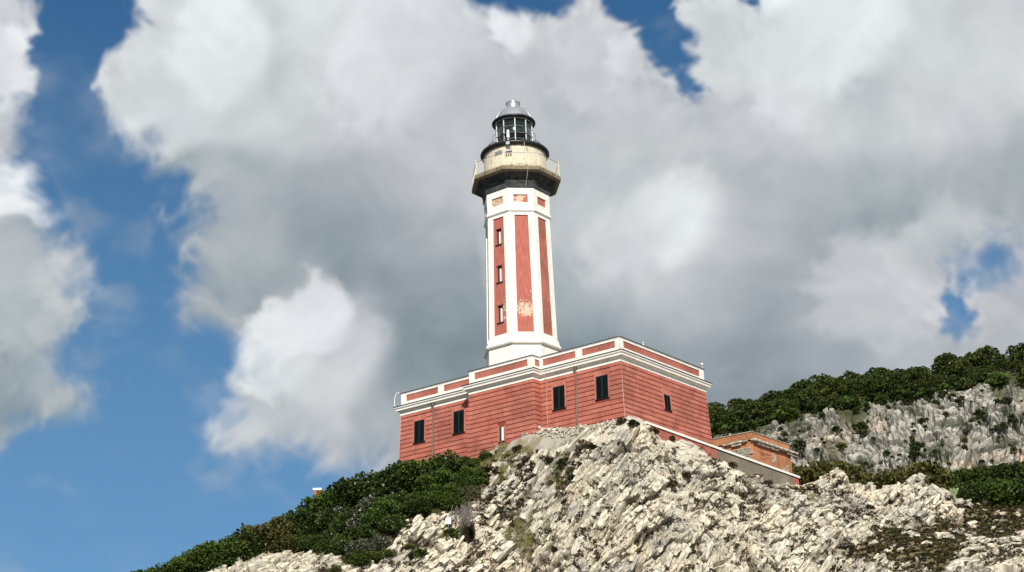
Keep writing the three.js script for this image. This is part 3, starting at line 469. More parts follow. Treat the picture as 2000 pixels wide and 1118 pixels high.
  add('cornice_capping', sweep(path, [[0.35, 0.657], [0.425, 0.657], [0.425, 0.7], [0.3, 0.72], [-0.02, 0.75]]), M.darkCap);
  add('parapet', sweep(path, [[-0.045, 0.7], [-0.045, 1.7], [-0.35, 1.7], [-0.35, 0.7]]), M.redPanel);
  add('parapet_rail', sweep(path, [[-0.05, 0.72], [0, 0.72], [0, 1.05], [-0.05, 1.05]]), M.white);
  add('parapet_coping', sweep(path, [[-0.05, 1.55], [0, 1.55], [0, 1.68], [0.03, 1.7], [0.03, 1.735], [-0.38, 1.735]]), M.white);
  add('coping_flashing', sweep(path, [[0.02, 1.737], [0.055, 1.737], [0.055, 1.79], [-0.4, 1.8], [-0.4, 1.7]]), M.darkCap);
  const post = (x0, x1, z0, z1) => add('pilaster', box(x1 - x0, 0.5, z1 - z0, (x0 + x1) / 2, 1.3, (z0 + z1) / 2), M.white);
  const fz = (x0, x1, z) => post(x0, x1, z - 0.06, z + 0.0012);
  fz(-0.41, 0.0012, 0); fz(-3.76, -3.2, 0); fz(-6.93 + 0.0, -6.63, 0); fz(-7.36, -6.932, 0.81); post(-6.99, -6.9288, 0.5, 0.74); fz(-12.7588, -12.26, 0.81); fz(-16.48, -15.92, 0); fz(-20.2288, -19.71, 0); fz(-13.05, -12.77, 0);
  post(-0.06, 0.0012, -0.44, -0.061); post(-0.06, 0.0012, -11.0, -10.4);
  const rs = new THREE.Shape(PLAN.map((p) => new THREE.Vector2(p[0], -p[1]))), rg = new THREE.ShapeGeometry(rs); rg.rotateX(-Math.PI / 2); rg.translate(0, 0.72, 0); add('roof', boxUV(flat(rg)), M.greyPlaster);
  // rain pipes with their hoppers, cables on the wall
  for (const x of [-16.86, -3.7]) {
    const dp = sub('drain_pipe', ho, [0, BASE, 0]);
    put('pipe', tube([[x, 0.16, 0.15], [x, -0.5, 0.16], [x, -2.5, 0.16 + BAT * 2.5], [x, -5, 0.16 + BAT * 5]], 0.055, 20, 8), M.pipe, dp);
    const h = new THREE.CylinderGeometry(0.15, 0.07, 0.24, 10).toNonIndexed(); h.translate(x, 0.2, 0.19); put('hopper', h, M.pipe, dp);
    for (const y of [-0.9, -2.3, -3.7]) { const c = new THREE.CylinderGeometry(0.068, 0.068, 0.05, 10).toNonIndexed(); c.translate(x, y, 0.16 - BAT * y); put('bracket', c, M.pipe, dp); }
  }
  add('lightning_cable', tube([[-6.32, 0.3, 0.32], [-6.3, 0, 0.09], [-6.29, -1.6, 0.14], [-6.26, -4.2, 0.23]], 0.014, 16, 5), M.cable);
  add('lightning_cable', tube([[0.03, 1.8, 0.06], [0.02, 0.9, 0.1], [0.34, 0.45, 0.34], [0.07, 0.02, 0.08], [0.1, -2, 0.13], [0.21, -4.6, 0.24]], 0.016, 24, 5), M.cable);
  add('lightning_cable', tube([[-20.2, 0, 0.06], [-20.28, -3, 0.2], [-20.33, -5.6, 0.3]], 0.02, 12, 5), M.cable);
  add('vent_pipe', tube([[-20.3, 1.78, 0.1], [-20.42, 1.82, 0.22], [-20.55, 1.5, 0.32], [-20.55, 0.95, 0.4], [-20.5, 0.72, 0.4]], 0.03, 18, 6), M.whiteMetal);
  add('conduit', tube([[-13.1, 1.75, 0.05], [-13.1, 1.2, 0.05], [-13.12, 0.74, 0.06]], 0.025, 8, 6), M.cable);
}
// small white lamp ball on its bracket and a gull-white vent on the parapet
{
  const t = thing('parapet_lamp', 'small white ball lamp on the far right corner of the roof parapet', 'lamp', toWorld(-0.05, 1.8, -10.9), YAW);
  put('stem', tube([[0, 0, 0], [0.02, 0.12, 0], [0, 0.26, 0]], 0.02, 6, 6), M.whiteMetal, t); const b = new THREE.SphereGeometry(0.11, 16, 12); b.translate(0, 0.34, 0); put('globe', b, M.whiteMetal, t);
  const v = thing('roof_vent', 'tiny white vent standing on the parapet edge right of the near corner', 'vent', toWorld(-0.1, 1.8, -3.1), YAW);
  put('pipe', new THREE.CylinderGeometry(0.06, 0.07, 0.2, 10).translate(0, 0.1, 0), M.whiteMetal, v); put('cap', new THREE.ConeGeometry(0.11, 0.1, 10).translate(0, 0.25, 0), M.whiteMetal, v);
}

// ------------------------------------------------------------------ lighthouse tower (octagonal; its own zero is the house roof)
{
  const ZB = 0.7, T = thing('lighthouse_tower', 'tall octagonal white lighthouse tower with red panels and a glazed lantern', 'lighthouse', toWorld(-12.27, ZB, -5.02), YAW);
  const K8 = Math.tan(Math.PI / 8), C8 = Math.cos(Math.PI / 8);
  const oct = (prof) => { const g = new THREE.LatheGeometry(prof.map(([a, y]) => new THREE.Vector2(a / C8, y - ZB)), 8, Math.PI / 8); return boxUV(flat(g)); };
  const lathe = (prof, n = 48) => boxUV(new THREE.LatheGeometry(prof.map(([r, y]) => new THREE.Vector2(r, y - ZB)), n).toNonIndexed());
  const facet = (k, a0, y0, a1, y1) => { // frame of a facet: x along, y up its face, z outward
    const th = (k * Math.PI) / 4, n = V3(Math.sin(th), 0, Math.cos(th)), t = V3(Math.cos(th), 0, -Math.sin(th)), o = n.clone().multiplyScalar(a0).setY(y0 - ZB), e = n.clone().multiplyScalar(a1).setY(y1 - ZB), u = e.sub(o).normalize(), w = t.clone().cross(u);
    return new THREE.Matrix4().makeBasis(t, u, w).setPosition(o);
  };
  const plate = (outer, holes, z0, z1, bevel = 0) => { const s = new THREE.Shape(outer.map((p) => new THREE.Vector2(...p))); for (const h of holes) s.holes.push(new THREE.Path(h.map((p) => new THREE.Vector2(...p)))); const g = new THREE.ExtrudeGeometry(s, { depth: z1 - z0, bevelEnabled: false }); g.translate(0, 0, z0); return g; };
  const trap = (h0, h1, y0, y1) => [[-h0, y0], [h0, y0], [h1, y1], [-h1, y1]];
  put('plinth', oct([[2.68, ZB], [2.66, 4.28]]), M.white, T);
  put('base_moulding', oct([[2.62, 4.26], [2.74, 4.27], [2.82, 4.32], [2.86, 4.41], [2.85, 4.5], [2.79, 4.57], [2.74, 4.6], [2.73, 4.86], [2.68, 4.9], [2.67, 5.0], [2.6, 5.06]]), M.white, T);
  put('core', oct([[2.2, 4.8], [2.05, 15.4], [2.1, 17.1]]), M.darkCap, T);
  const peel = (test) => tex(256, (u, v) => { const p = test(u, v), n = 0.95 + 0.12 * fbm(u * 14, v * 14, 3, 4); const a = [0.71, 0.405, 0.355], b = [0.83 + 0.1 * fbm(u * 40, v * 40, 1, 2), 0.745 + 0.08 * fbm(u * 40, v * 40, 1, 2), 0.65]; return [0, 1, 2].map((i) => lerp(a[i], b[i], p) * n); });
  const peelPanel = std(0.95, 0.95, 0.95, { map: peel((u, v) => { const c = fbm(u * 9, v * 55, 2, 4) * 0.5 + fbm(u * 30, v * 160, 5, 3) * 0.25; const core = 0.95 - Math.hypot((u - 0.55 + (v - 0.2) * 1.3) / 0.5, (v - 0.19) / 0.062); return smooth(-0.02, 0.02, Math.min(core * 0.55 + c, (v - 0.132) * 40)) + smooth(0.5, 0.55, c + 0.42 - Math.hypot((u - 0.9) / 0.3, (v - 0.33) / 0.06) * 0.5); }) });
  const peelSmall = std(0.95, 0.95, 0.95, { map: peel((u, v) => smooth(-0.03, 0.03, 0.3 - Math.abs(u - 0.42 + (v - 0.5) * -0.25) + 0.35 * fbm(u * 5, v * 5, 7, 4))) });
  const peelMost = std(0.95, 0.95, 0.95, { map: peel((u, v) => smooth(-0.05, 0.05, 0.18 + fbm(u * 6, v * 5, 17, 4))) });
  const peelEdge = std(0.95, 0.95, 0.95, { map: peel((u, v) => smooth(0, 0.03, 0.35 * fbm(u * 8, v * 60, 27, 3) + 0.12 - Math.hypot((1.02 - u) / 0.5, (v - 0.19) / 0.1) * 0.25)) });
  const unitUV = (g, w, y0, y1) => { const p = g.attributes.position, uv = g.attributes.uv; for (let i = 0; i < p.count; i++) uv.setXY(i, (p.getX(i) + w) / (2 * w), (p.getY(i) - y0) / (y1 - y0)); return g; };
  for (let k = 0; k < 8; k++) {
    // long shaft facet: white frame round a recessed red panel
    const m = facet(k, 2.605, 5.05, 2.445, 15.1), h0 = 2.605 * K8, h1 = 2.445 * K8, p0 = 0.2, p1 = 9.8, a0 = 0.63, a1 = 0.535;
    const fr = plate(trap(h0, h1, 0, 10.05), [trap(a0, a1, p0, p1).reverse()], -0.1, 0); fr.applyMatrix4(m); put('shaft_frame', boxUV(flat(fr)), M.white, T);
    const slots = k === 0 ? [[6.26, 7.61], [9.52, 10.85], [12.64, 13.91]].map(([a, b]) => [a - 5.05, b - 5.05]) : [];
    const pn = plate(trap(a0 + 0.03, a1 + 0.03, p0 - 0.03, p1 + 0.03), slots.map(([a, b]) => [[-0.26, a], [-0.26, b], [0.22, b], [0.22, a]]), k === 0 ? -0.4 : -0.14, -0.085);
    const peeled = k === 1 ? peelPanel : k === 0 ? peelEdge : null;
    if (peeled) { const q = pn.toNonIndexed(); unitUV(q, a0, p0, p1); q.applyMatrix4(m); put('wall_panel', q, peeled, T).userData = { label: k === 1 ? 'red panel with a large patch of flaked paint near its foot' : 'red panel with three small windows' }; }
    else { pn.applyMatrix4(m); put('wall_panel', boxUV(flat(pn)), M.redPanel, T); }
    for (const [a, b] of slots) {
      const win = sub('window', T), pc = (n, x0, x1, y0, y1, z0, z1, mat) => { const g = new THREE.BoxGeometry(x1 - x0, y1 - y0, z1 - z0); g.translate((x0 + x1) / 2, (y0 + y1) / 2, (z0 + z1) / 2); g.applyMatrix4(m); return put(n, g, mat, win); };
      pc('pane', -0.2, 0.18, a + 0.05, b - 0.06, -0.34, -0.33, M.lens); pc('frame', -0.26, -0.2, a, b, -0.34, -0.2, M.darkCap); pc('frame', 0.14, 0.22, a, b, -0.34, -0.2, M.darkCap); pc('frame', -0.2, 0.14, b - 0.06, b, -0.34, -0.2, M.darkCap);
      pc('casement', -0.1, 0.02, a + 0.05, b - 0.16, -0.325, -0.2, M.whiteMetal);
      pc('sill', -0.34, 0.3, a - 0.07, a - 0.002, -0.25, 0.0, M.darkCap); pc('lintel', -0.3, 0.26, b + 0.004, b + 0.04, -0.2, -0.05, M.darkCap);
    }
    // short facet above the string course
    const m2 = facet(k, 2.47, 15.38, 2.5, 17.1), g0 = 2.47 * K8, g1 = 2.5 * K8;
    const f2 = plate(trap(g0, g1, 0, 1.72), [trap(0.56, 0.56, 0.5, 1.17).reverse()], -0.1, 0); f2.applyMatrix4(m2); put('upper_frame', boxUV(flat(f2)), M.white, T);
    const sp = plate(trap(0.59, 0.59, 0.47, 1.2), [], -0.14, -0.09); const q = sp.toNonIndexed(); unitUV(q, 0.56, 0.5, 1.17); q.applyMatrix4(m2);
    put('small_panel', k < 2 ? q : boxUV(flat(q)), k === 0 ? peelMost : k === 1 ? peelSmall : M.redPanel, T);
  }
  put('string_course', oct([[2.4, 15.06], [2.47, 15.08], [2.55, 15.17], [2.57, 15.25], [2.53, 15.33], [2.47, 15.385]]), M.white, T);
  // dark corbel of cut stone under the gallery: three courses of blocks
  const PR = [[2.56, 17.1], [2.58, 17.48], [2.66, 17.84], [3.12, 18.2]], rs = rng(77);
  put('corbel_core', oct(PR.map(([a, y]) => [a - 0.03, y])), M.darkStone[0], T);
  for (let k = 0; k < 8; k++) for (let r = 0; r < 3; r++) {
    const [A0, Y0] = PR[r], [A1, Y1] = PR[r + 1], m = facet(k, A0, Y0, A1, Y1), L = Math.hypot(A1 - A0, Y1 - Y0), n = 4, odd = r % 2 ? 0.5 : 0;
    const cuts = [-1]; for (let i = 0; i < n; i++) { const c = -1 + (2 * (i + odd + (odd ? 0 : 1))) / n; if (c > -0.97 && c < 0.97) cuts.push(c); } cuts.push(1);
    for (let i = 0; i + 1 < cuts.length; i++) { const e = 0.008, b = (s, y) => [s * lerp(A0, A1, y / L) * K8, y]; const p = [b(cuts[i], e), b(cuts[i + 1], e), b(cuts[i + 1], L - e), b(cuts[i], L - e)]; if (i) { p[0][0] += e; p[3][0] += e; } if (i + 2 < cuts.length) { p[1][0] -= e; p[2][0] -= e; } const g = plate(p, [], -0.06, 0.004 * rs()); g.applyMatrix4(m); put('stone_block', boxUV(flat(g)), M.darkStone[Math.floor(rs() * 3)], T); }
  }
  put('gallery_slab', oct([[3.05, 18.19], [3.3, 18.195], [3.34, 18.25], [3.42, 18.28], [3.42, 18.54], [3.4, 18.6], [2.4, 18.62]]), M.slab, T);
  // railing
  const ra = sub('railing', T), GA = 3.3, railOct = (a, y, r) => { const L = []; for (let k = 0; k < 8; k++) { const th = ((k + 0.5) * Math.PI) / 4, t2 = ((k + 1.5) * Math.PI) / 4, R = a / C8; L.push(new THREE.TubeGeometry(new THREE.LineCurve3(V3(R * Math.sin(th), y - ZB, R * Math.cos(th)), V3(R * Math.sin(t2), y - ZB, R * Math.cos(t2))), 1, r, 6)); } return merged(L); };
  put('top_rail', railOct(GA, 19.74, 0.022), M.greyMetal, ra); put('bottom_rail', railOct(GA, 18.74, 0.016), M.cream, ra);
  const bal = []; for (let k = 0; k < 8; k++) { const th = (k * Math.PI) / 4; for (let i = 0; i < 22; i++) { const s = -GA * K8 + (2 * GA * K8 * (i + 0.5)) / 22, g = new THREE.CylinderGeometry(0.011, 0.011, 1.0, 4).toNonIndexed(); g.translate(Math.sin(th) * GA + Math.cos(th) * s, 19.24 - ZB, Math.cos(th) * GA - Math.sin(th) * s); bal.push(g); } }
  put('balusters', merged(bal), M.cream, ra).userData = { kind: 'stuff' };
  for (let k = 0; k < 8; k++) { const th = ((k + 0.5) * Math.PI) / 4, R = GA / C8, g = new THREE.CylinderGeometry(0.03, 0.03, 1.2, 8).toNonIndexed(), b = new THREE.SphereGeometry(0.055, 8, 6).toNonIndexed(); g.translate(R * Math.sin(th), 19.22 - ZB, R * Math.cos(th)); b.translate(R * Math.sin(th), 19.86 - ZB, R * Math.cos(th)); put('post', merged([g, b]), M.cream, ra); }
  // watch room drum with its vent and stains
  put('drum', lathe([[2.5, 18.6], [2.5, 20.86]]), M.rusty, T);
  { const g = new THREE.BoxGeometry(0.62, 0.3, 0.1); const th = -0.02; g.translate(0, 20.3 - ZB, 2.49); g.rotateY(0.12); put('vent', g, M.greyMetal, T); }
  put('drum_cornice', lathe([[2.45, 20.82], [2.6, 20.83], [2.72, 20.88], [2.78, 20.95], [2.78, 21.06], [2.73, 21.15], [2.55, 21.2], [1.2, 21.25]]), M.blackMetal, T);
  // lantern
  const la = sub('lantern', T), NB = 10, GR = 1.5, ph = 0.72;
  put('curb', lathe([[1.58, 21.2], [1.58, 21.38], [1.5, 21.42], [1.4, 21.42]]), M.greyMetal, la);
  const bars = (i) => [GR * Math.sin(ph + (i * TAU) / NB), GR * Math.cos(ph + (i * TAU) / NB)];
  for (let i = 0; i < NB; i++) {
    const [x, z] = bars(i), [x2, z2] = bars(i + 1), g = new THREE.BoxGeometry(0.06, 2.45, 0.07); g.rotateY(ph + (i * TAU) / NB); g.translate(x, 22.62 - ZB, z); put('glazing_bar', g, M.whiteMetal, la);
    const pl = new THREE.PlaneGeometry(Math.hypot(x2 - x, z2 - z) - 0.07, 2.38); pl.rotateY(ph + ((i + 0.5) * TAU) / NB); pl.translate((x + x2) / 2, 22.62 - ZB, (z + z2) / 2); put('pane', pl, M.glass, la);
  }
  for (const [y, r, m] of [[23.72, 0.035, M.whiteMetal], [23.02, 0.022, M.greyMetal], [22.42, 0.03, M.greyMetal], [21.9, 0.024, M.greyMetal]]) {
    const L = []; for (let i = 0; i < NB; i++) { const [x, z] = bars(i), [x2, z2] = bars(i + 1); L.push(new THREE.TubeGeometry(new THREE.LineCurve3(V3(x * 1.02, y - ZB, z * 1.02), V3(x2 * 1.02, y - ZB, z2 * 1.02)), 1, r, 6)); } put('glazing_ring', merged(L), m, la);
  }
  put('lens_hood', lathe([[0.9, 22.36], [1.32, 22.48], [1.36, 22.58], [1.36, 23.74], [0.5, 23.8]]), M.lens, la);
  put('lens', lathe([[0.45, 21.3], [0.6, 21.36], [0.62, 21.5], [0.5, 21.6], [0.62, 21.8], [0.66, 22.05], [0.6, 22.3], [0.5, 22.36]]), M.lensGreen, la);
  put('eave', lathe([[1.5, 23.72], [1.66, 23.72], [1.76, 23.78], [1.78, 23.86], [1.72, 23.94], [1.5, 23.99]]), M.blackMetal, la);
  put('dome', lathe([[1.56, 23.96], [1.5, 24.1], [1.38, 24.38], [1.2, 24.68], [0.98, 24.94], [0.76, 25.1], [0.6, 25.16], [0.56, 25.18]]), M.zinc, la);
  put('ventilator', lathe([[0.55, 25.16], [0.55, 25.62], [0.6, 25.64], [0.6, 25.71], [0.5, 25.74], [0.2, 25.78], [0, 25.79]]), M.zinc, la);
  for (let i = 0; i < 10; i++) { const th = 0.72 + (i * TAU) / 10, g = tube([[1.5, 24.1], [1.38, 24.38], [1.2, 24.68], [0.98, 24.94], [0.76, 25.1]].map(([r, y]) => [(r + 0.015) * Math.sin(th), y - ZB, (r + 0.015) * Math.cos(th)]), 0.022, 8, 5); put('roof_seam', g, M.zinc, la); }
  put('lightning_rod', tube([[-0.16, 25.7 - ZB, 0.12], [-0.16, 26.2 - ZB, 0.12], [-0.16, 27.6 - ZB, 0.12]], 0.022, 6, 5), M.greyMetal, la);
  for (const a of [-1, 1]) { const th = 0.656 + a * 1.35; put('roof_handrail', tube([[1.42, 24.3], [1.46, 24.65], [1.22, 25.0], [0.95, 25.1], [0.7, 25.15]].map(([r, y]) => [r * Math.sin(th), y - ZB, r * Math.cos(th)]), 0.02, 16, 5), M.greyMetal, la); }
  for (let i = 0; i < 6; i++) { const th = 0.656 + Math.PI / 2 + (i * TAU) / 6; put('hoop', tube([[1.53, 22.25], [1.72, 22.3], [2.05, 22.05], [2.25, 21.65], [2.22, 21.2]].map(([r, y]) => [r * Math.sin(th), y - ZB, r * Math.cos(th)]), 0.034, 18, 6), M.blackMetal, la); put('hoop', tube([[1.53, 23.0], [1.68, 22.9], [1.74, 22.5], [1.72, 22.1], [1.6, 21.9]].map(([r, y]) => [r * Math.sin(th), y - ZB, r * Math.cos(th)]), 0.018, 14, 5), M.blackMetal, la); }
  { const L = []; for (let i = 0; i < 24; i++) { const a = (i / 24) * TAU, b = ((i + 1) / 24) * TAU; L.push(new THREE.TubeGeometry(new THREE.LineCurve3(V3(2.3 * Math.sin(a), 21.62 - ZB, 2.3 * Math.cos(a)), V3(2.3 * Math.sin(b), 21.62 - ZB, 2.3 * Math.cos(b))), 1, 0.012, 5)); } }
  // beacon on the drum's edge, floodlight and junction box below it, tackle at the right
  const th = 0.656 - 0.19, rot = (g) => { g.rotateY(th); return g; }, be = sub('marker_lamp', T);
  put('stem', rot(new THREE.CylinderGeometry(0.05, 0.06, 0.5, 8).translate(0, 21.2 - ZB, 2.55)), M.whiteMetal, be);
  put('housing', rot(new THREE.CylinderGeometry(0.13, 0.13, 0.34, 12).translate(0, 21.58 - ZB, 2.55)), M.whiteMetal, be); put('housing', rot(new THREE.CylinderGeometry(0.1, 0.12, 0.26, 12).translate(0, 21.95 - ZB, 2.55)), M.whiteMetal, be);
  put('bracket', rot(new THREE.BoxGeometry(0.3, 0.24, 0.2).translate(0, 20.86 - ZB, 2.72)), M.greyMetal, be); put('arm', rot(tube([[0, 20.8 - ZB, 2.7], [0.06, 20.5 - ZB, 2.62], [0.02, 20.2 - ZB, 2.55]], 0.035, 6, 6)), M.greyMetal, be);
  put('junction_box', rot(new THREE.BoxGeometry(0.5, 0.12, 0.14).translate(0.02, 20.3 - ZB, 2.56)), M.greyMetal, be);
  for (const x of [-0.18, 0, 0.18]) put('lamp_head', rot(new THREE.BoxGeometry(0.1, 0.2, 0.1).translate(x, 20.02 - ZB, 2.56)), M.pipe, be);
  put('lightning_cable', tube([[1.95, 21.3], [2.02, 20.8], [2.2, 19.75], [2.35, 18.6], [1.95, 17.1]].map(([r, y], i) => { const a = 0.656 + 0.28; const R = [2.5, 2.82, 2.6, 3.56, 2.7][i]; return [R * Math.sin(a), y - ZB, R * Math.cos(a)]; }), 0.014, 20, 5), M.whiteMetal, T);
  put('lightning_cable', tube([[2.78, 17.05], [2.62, 15.6], [2.68, 15.2], [2.62, 12], [2.75, 6], [2.92, 4.6], [2.84, 4.1], [2.85, 1]].map(([R, y]) => { const a = 1.04; return [(R + 0.01) * Math.sin(a), y - ZB, (R + 0.01) * Math.cos(a)]; }), 0.012, 40, 5), M.cable, T);
}

// ------------------------------------------------------------------ terrace wall stepping down beside the house
{
  const X = 1.5, top = (z) => -4.46 - 0.021 * -z, B = 7.5;
  const T = thing('terrace_wall', 'long low terrace wall with white coping running down right of the house', 'wall', [HOUSE.x, HOUSE.y - B, HOUSE.z], YAW);
  const seg = (n, x0, x1, z0, z1, yb, f, m) => { const A = [], p = (x, z, u) => [x, (u ? f(z) : yb) + B, z]; const c = [[x0, z0], [x1, z0], [x1, z1], [x0, z1]]; for (let i = 0; i < 4; i++) { const a = c[i], b = c[(i + 1) % 4]; quad(A, p(...a, 0), p(...b, 0), p(...b, 1), p(...a, 1)); } quad(A, p(...c[0], 1), p(...c[1], 1), p(...c[2], 1), p(...c[3], 1)); return put(n, fromTris(A), m, T); };
  const body = (z) => top(z) - 0.16;
  seg('wall_section', 1.1, X, -0.3, -9.3, -7.4, body, M.red[1]).userData = { label: 'salmon red stretch of the wall nearest the house corner' };
  seg('wall_section', 1.1, X - 0.01, -9.304, -20.7, -7.4, body, M.greyPlaster).userData = { label: 'bare grey-brown rendered stretch of the wall' };
  seg('wall_section', 1.1, X, -20.704, -21.6, -7.4, body, M.red[1]).userData = { label: 'salmon red end of the wall' };
  seg('wall_section', 0.0, 1.096, -0.3, -0.7, -6.5, (z) => body(-0.3), M.red[1]);
  seg('wall_section', 1.1, X - 0.02, -21.604, -24.3, -8, (z) => -5.96 - (-z - 21.6) * 0.06, M.red[0]).userData = { label: 'low red stub beyond the end of the wall' };
  const rnd = rng(8);
  for (let i = 0; i < 16; i++) { const z0 = -0.22 - (21.5 / 16) * i, z1 = z0 - 21.5 / 16 + 0.006, l = 0.012 * rnd(); seg('coping_stone', 1.02, X + 0.07 + l, z0, z1, -5, (z) => top(z) + l, M.white); }
  T.children.filter((c) => c.name === 'coping_stone').forEach((c) => { const p = c.geometry.attributes.position; for (let i = 0; i < p.count; i++) { const y = p.getY(i) - B; if (Math.abs(y + 5) < 1e-4) p.setY(i, top(p.getZ(i)) - 0.158 + B); } c.geometry.computeVertexNormals(); });
  seg('coping_stone', -0.06, 1.016, -0.22, -0.78, body(-0.3) + 0.002, (z) => top(-0.3), M.white);
  seg('coping_stone', 1.04, X + 0.05, -21.62, -24.3, -6.02, (z) => -5.9 - (-z - 21.6) * 0.06, M.white);
}
// ------------------------------------------------------------------ ruined orange outbuilding behind the terrace wall
{
  const B = 5.6, T = thing('ruined_outbuilding', 'small crumbling orange outbuilding with broken cornice behind the terrace wall', 'outbuilding', toWorld(0, -B, 0), YAW);
  const pl = [[0.81, -16], [-5.4, -16], [-5.4, -22.0], [0.81, -22.0]], rnd = rng(31), add = (n, g, m) => put(n, lift(g, B), m, T);
  add('wall', sweep(pl, [[0, -5.6], [0, -2.95], [-0.02, -2.95]]), M.orange);
  add('parapet', sweep(pl, [[-0.02, -2.8], [-0.02, -2.2], [-0.3, -2.2], [-0.3, -2.9]]), M.orange);
  add('parapet_coping', sweep(pl, [[-0.01, -2.24], [0.03, -2.24], [0.03, -2.18], [-0.33, -2.18]]), M.rubble[0]);
  const rs = new THREE.ShapeGeometry(new THREE.Shape(pl.map((p) => new THREE.Vector2(p[0], -p[1])))); rs.rotateX(-Math.PI / 2); rs.translate(0, -2.7, 0); add('roof', boxUV(rs.toNonIndexed()), M.greyPlaster);
  const rough = (w, h, d, s) => { const g = new THREE.BoxGeometry(w, h, d, 3, 2, 2), p = g.attributes.position; for (let i = 0; i < p.count; i++) { const x = p.getX(i), y = p.getY(i), z = p.getZ(i), q = 0.1; p.setXYZ(i, x + q * w * noise(x * 3 + s, y * 5, z * 5), y + q * 1.6 * h * noise(x * 3, y * 5 + s, z * 5), z + q * 1.6 * d * noise(x * 3, y * 5, z * 5 + s)); } return boxUV(flat(g)); };
  // broken cornice stones in two tiers on both faces
  for (let tier = 0; tier < 2; tier++) {
    let u = 0; while (u < 6.2) { const w = 0.45 + 0.6 * rnd(), gone = u > 3.2 && u < 4.6 && tier === 1 || rnd() < 0.1; if (!gone) { const g = rough(0.22 + 0.12 * (1 - tier), 0.14, w - 0.03, u * 7 + tier); g.translate(0.81 + 0.1 + 0.07 * (1 - tier), -2.88 - 0.19 * tier + 0.03 * (rnd() - 0.5), -16 - u - w / 2 + 0.2); add('cornice_stone', g, tier ? M.rubble[1] : M.lime[3]); } u += w; }
    u = 0; while (u < 3.6) { const w = 0.35 + 0.6 * rnd(), gone = rnd() < 0.25 + 0.1 * u; if (!gone) { const g = rough(w - 0.04, 0.13, 0.2 + 0.1 * (1 - tier), u * 5 + tier + 40); g.translate(0.81 - u - w / 2, -2.88 - 0.2 * tier + 0.04 * (rnd() - 0.5), -16 + 0.1); add('cornice_stone', g, M.rubble[Math.floor(rnd() * 3)]); } u += w; }
  }
  add('plaster_band', box(0.04, 0.22, 5.9, 0.825, -3.18, -19.0), M.orangeDark);
  // bare masonry where the plaster has fallen
  for (let r = 0; r < 8; r++) { let x = -2.9 + 0.2 * rnd(); while (x < 0.62 - 0.05 * r) { const w = 0.2 + 0.25 * rnd(); if (r * 0.5 < x + 3.4) { const g = rough(w - 0.03, 0.15, 0.12, x * 9 + r); g.translate(x + w / 2, -3.45 - 0.185 * r, -15.97); add('stone', g, M.rubble[Math.floor(rnd() * 3)]); } x += w; } }
  const patch = (y, z, n, s) => { for (let i = 0; i < n; i++) { const g = rough(0.05, 0.12 + 0.1 * rnd(), 0.14 + 0.12 * rnd(), i + s); g.translate(0.822, y + (rnd() - 0.5) * s, z + (rnd() - 0.5) * 0.4); add('stone', g, M.rubble[2]); } };
  patch(-3.75, -19.2, 9, 0.7); patch(-4.35, -21.2, 9, 0.6); patch(-4.6, -19.9, 7, 0.3); patch(-4.5, -20.7, 6, 0.3);
  for (let i = 0; i < 16; i++) { const g = rough(0.03, 0.04 + 0.03 * rnd(), 0.25 + 0.35 * rnd(), i); g.translate(0.814, -3.5 - 0.75 * rnd(), -16.6 - 2.1 * rnd()); add('brick', g, M.orangeDark); }
}
// low edging of white stones under the house wall
{
  const T = thing('dry_stone_edging', 'low edging of loose white stones along the foot of the house wall', 'stone edging', toWorld(-4, -4.3, 1), YAW), rnd = rng(44);
  const geos = [0, 1, 2, 3, 4].map((s) => { const g = new THREE.IcosahedronGeometry(1, 1), p = g.attributes.position; for (let i = 0; i < p.count; i++) { const v = V3(p.getX(i), p.getY(i), p.getZ(i)), k = 0.85 + 0.45 * noise(v.x * 1.3 + s * 9, v.y * 1.3, v.z * 1.3); p.setXYZ(i, v.x * k, v.y * k * 0.72, v.z * k); } return boxUV(flat(g)); });
  for (let i = 0; i < 170; i++) {
    const lx = -8.1 + 8.0 * rnd(), row = rnd(), lz = 0.45 + 0.55 * row, [wx, , wz] = toWorld(lx, 0, lz), y = baseHeight(wx, wz) - HOUSE.y + 4.3 + 0.02 + 0.2 * (1 - row), s = 0.07 + 0.12 * rnd() * rnd();
    const m = put('stone', geos[i % 5], M.lime[Math.floor(rnd() * 4)], T); m.position.set(lx + 4, y, lz - 1); m.rotation.set(rnd() * 6, rnd() * 6, rnd() * 6); m.scale.set(s * 1.3, s, s);
  }
}

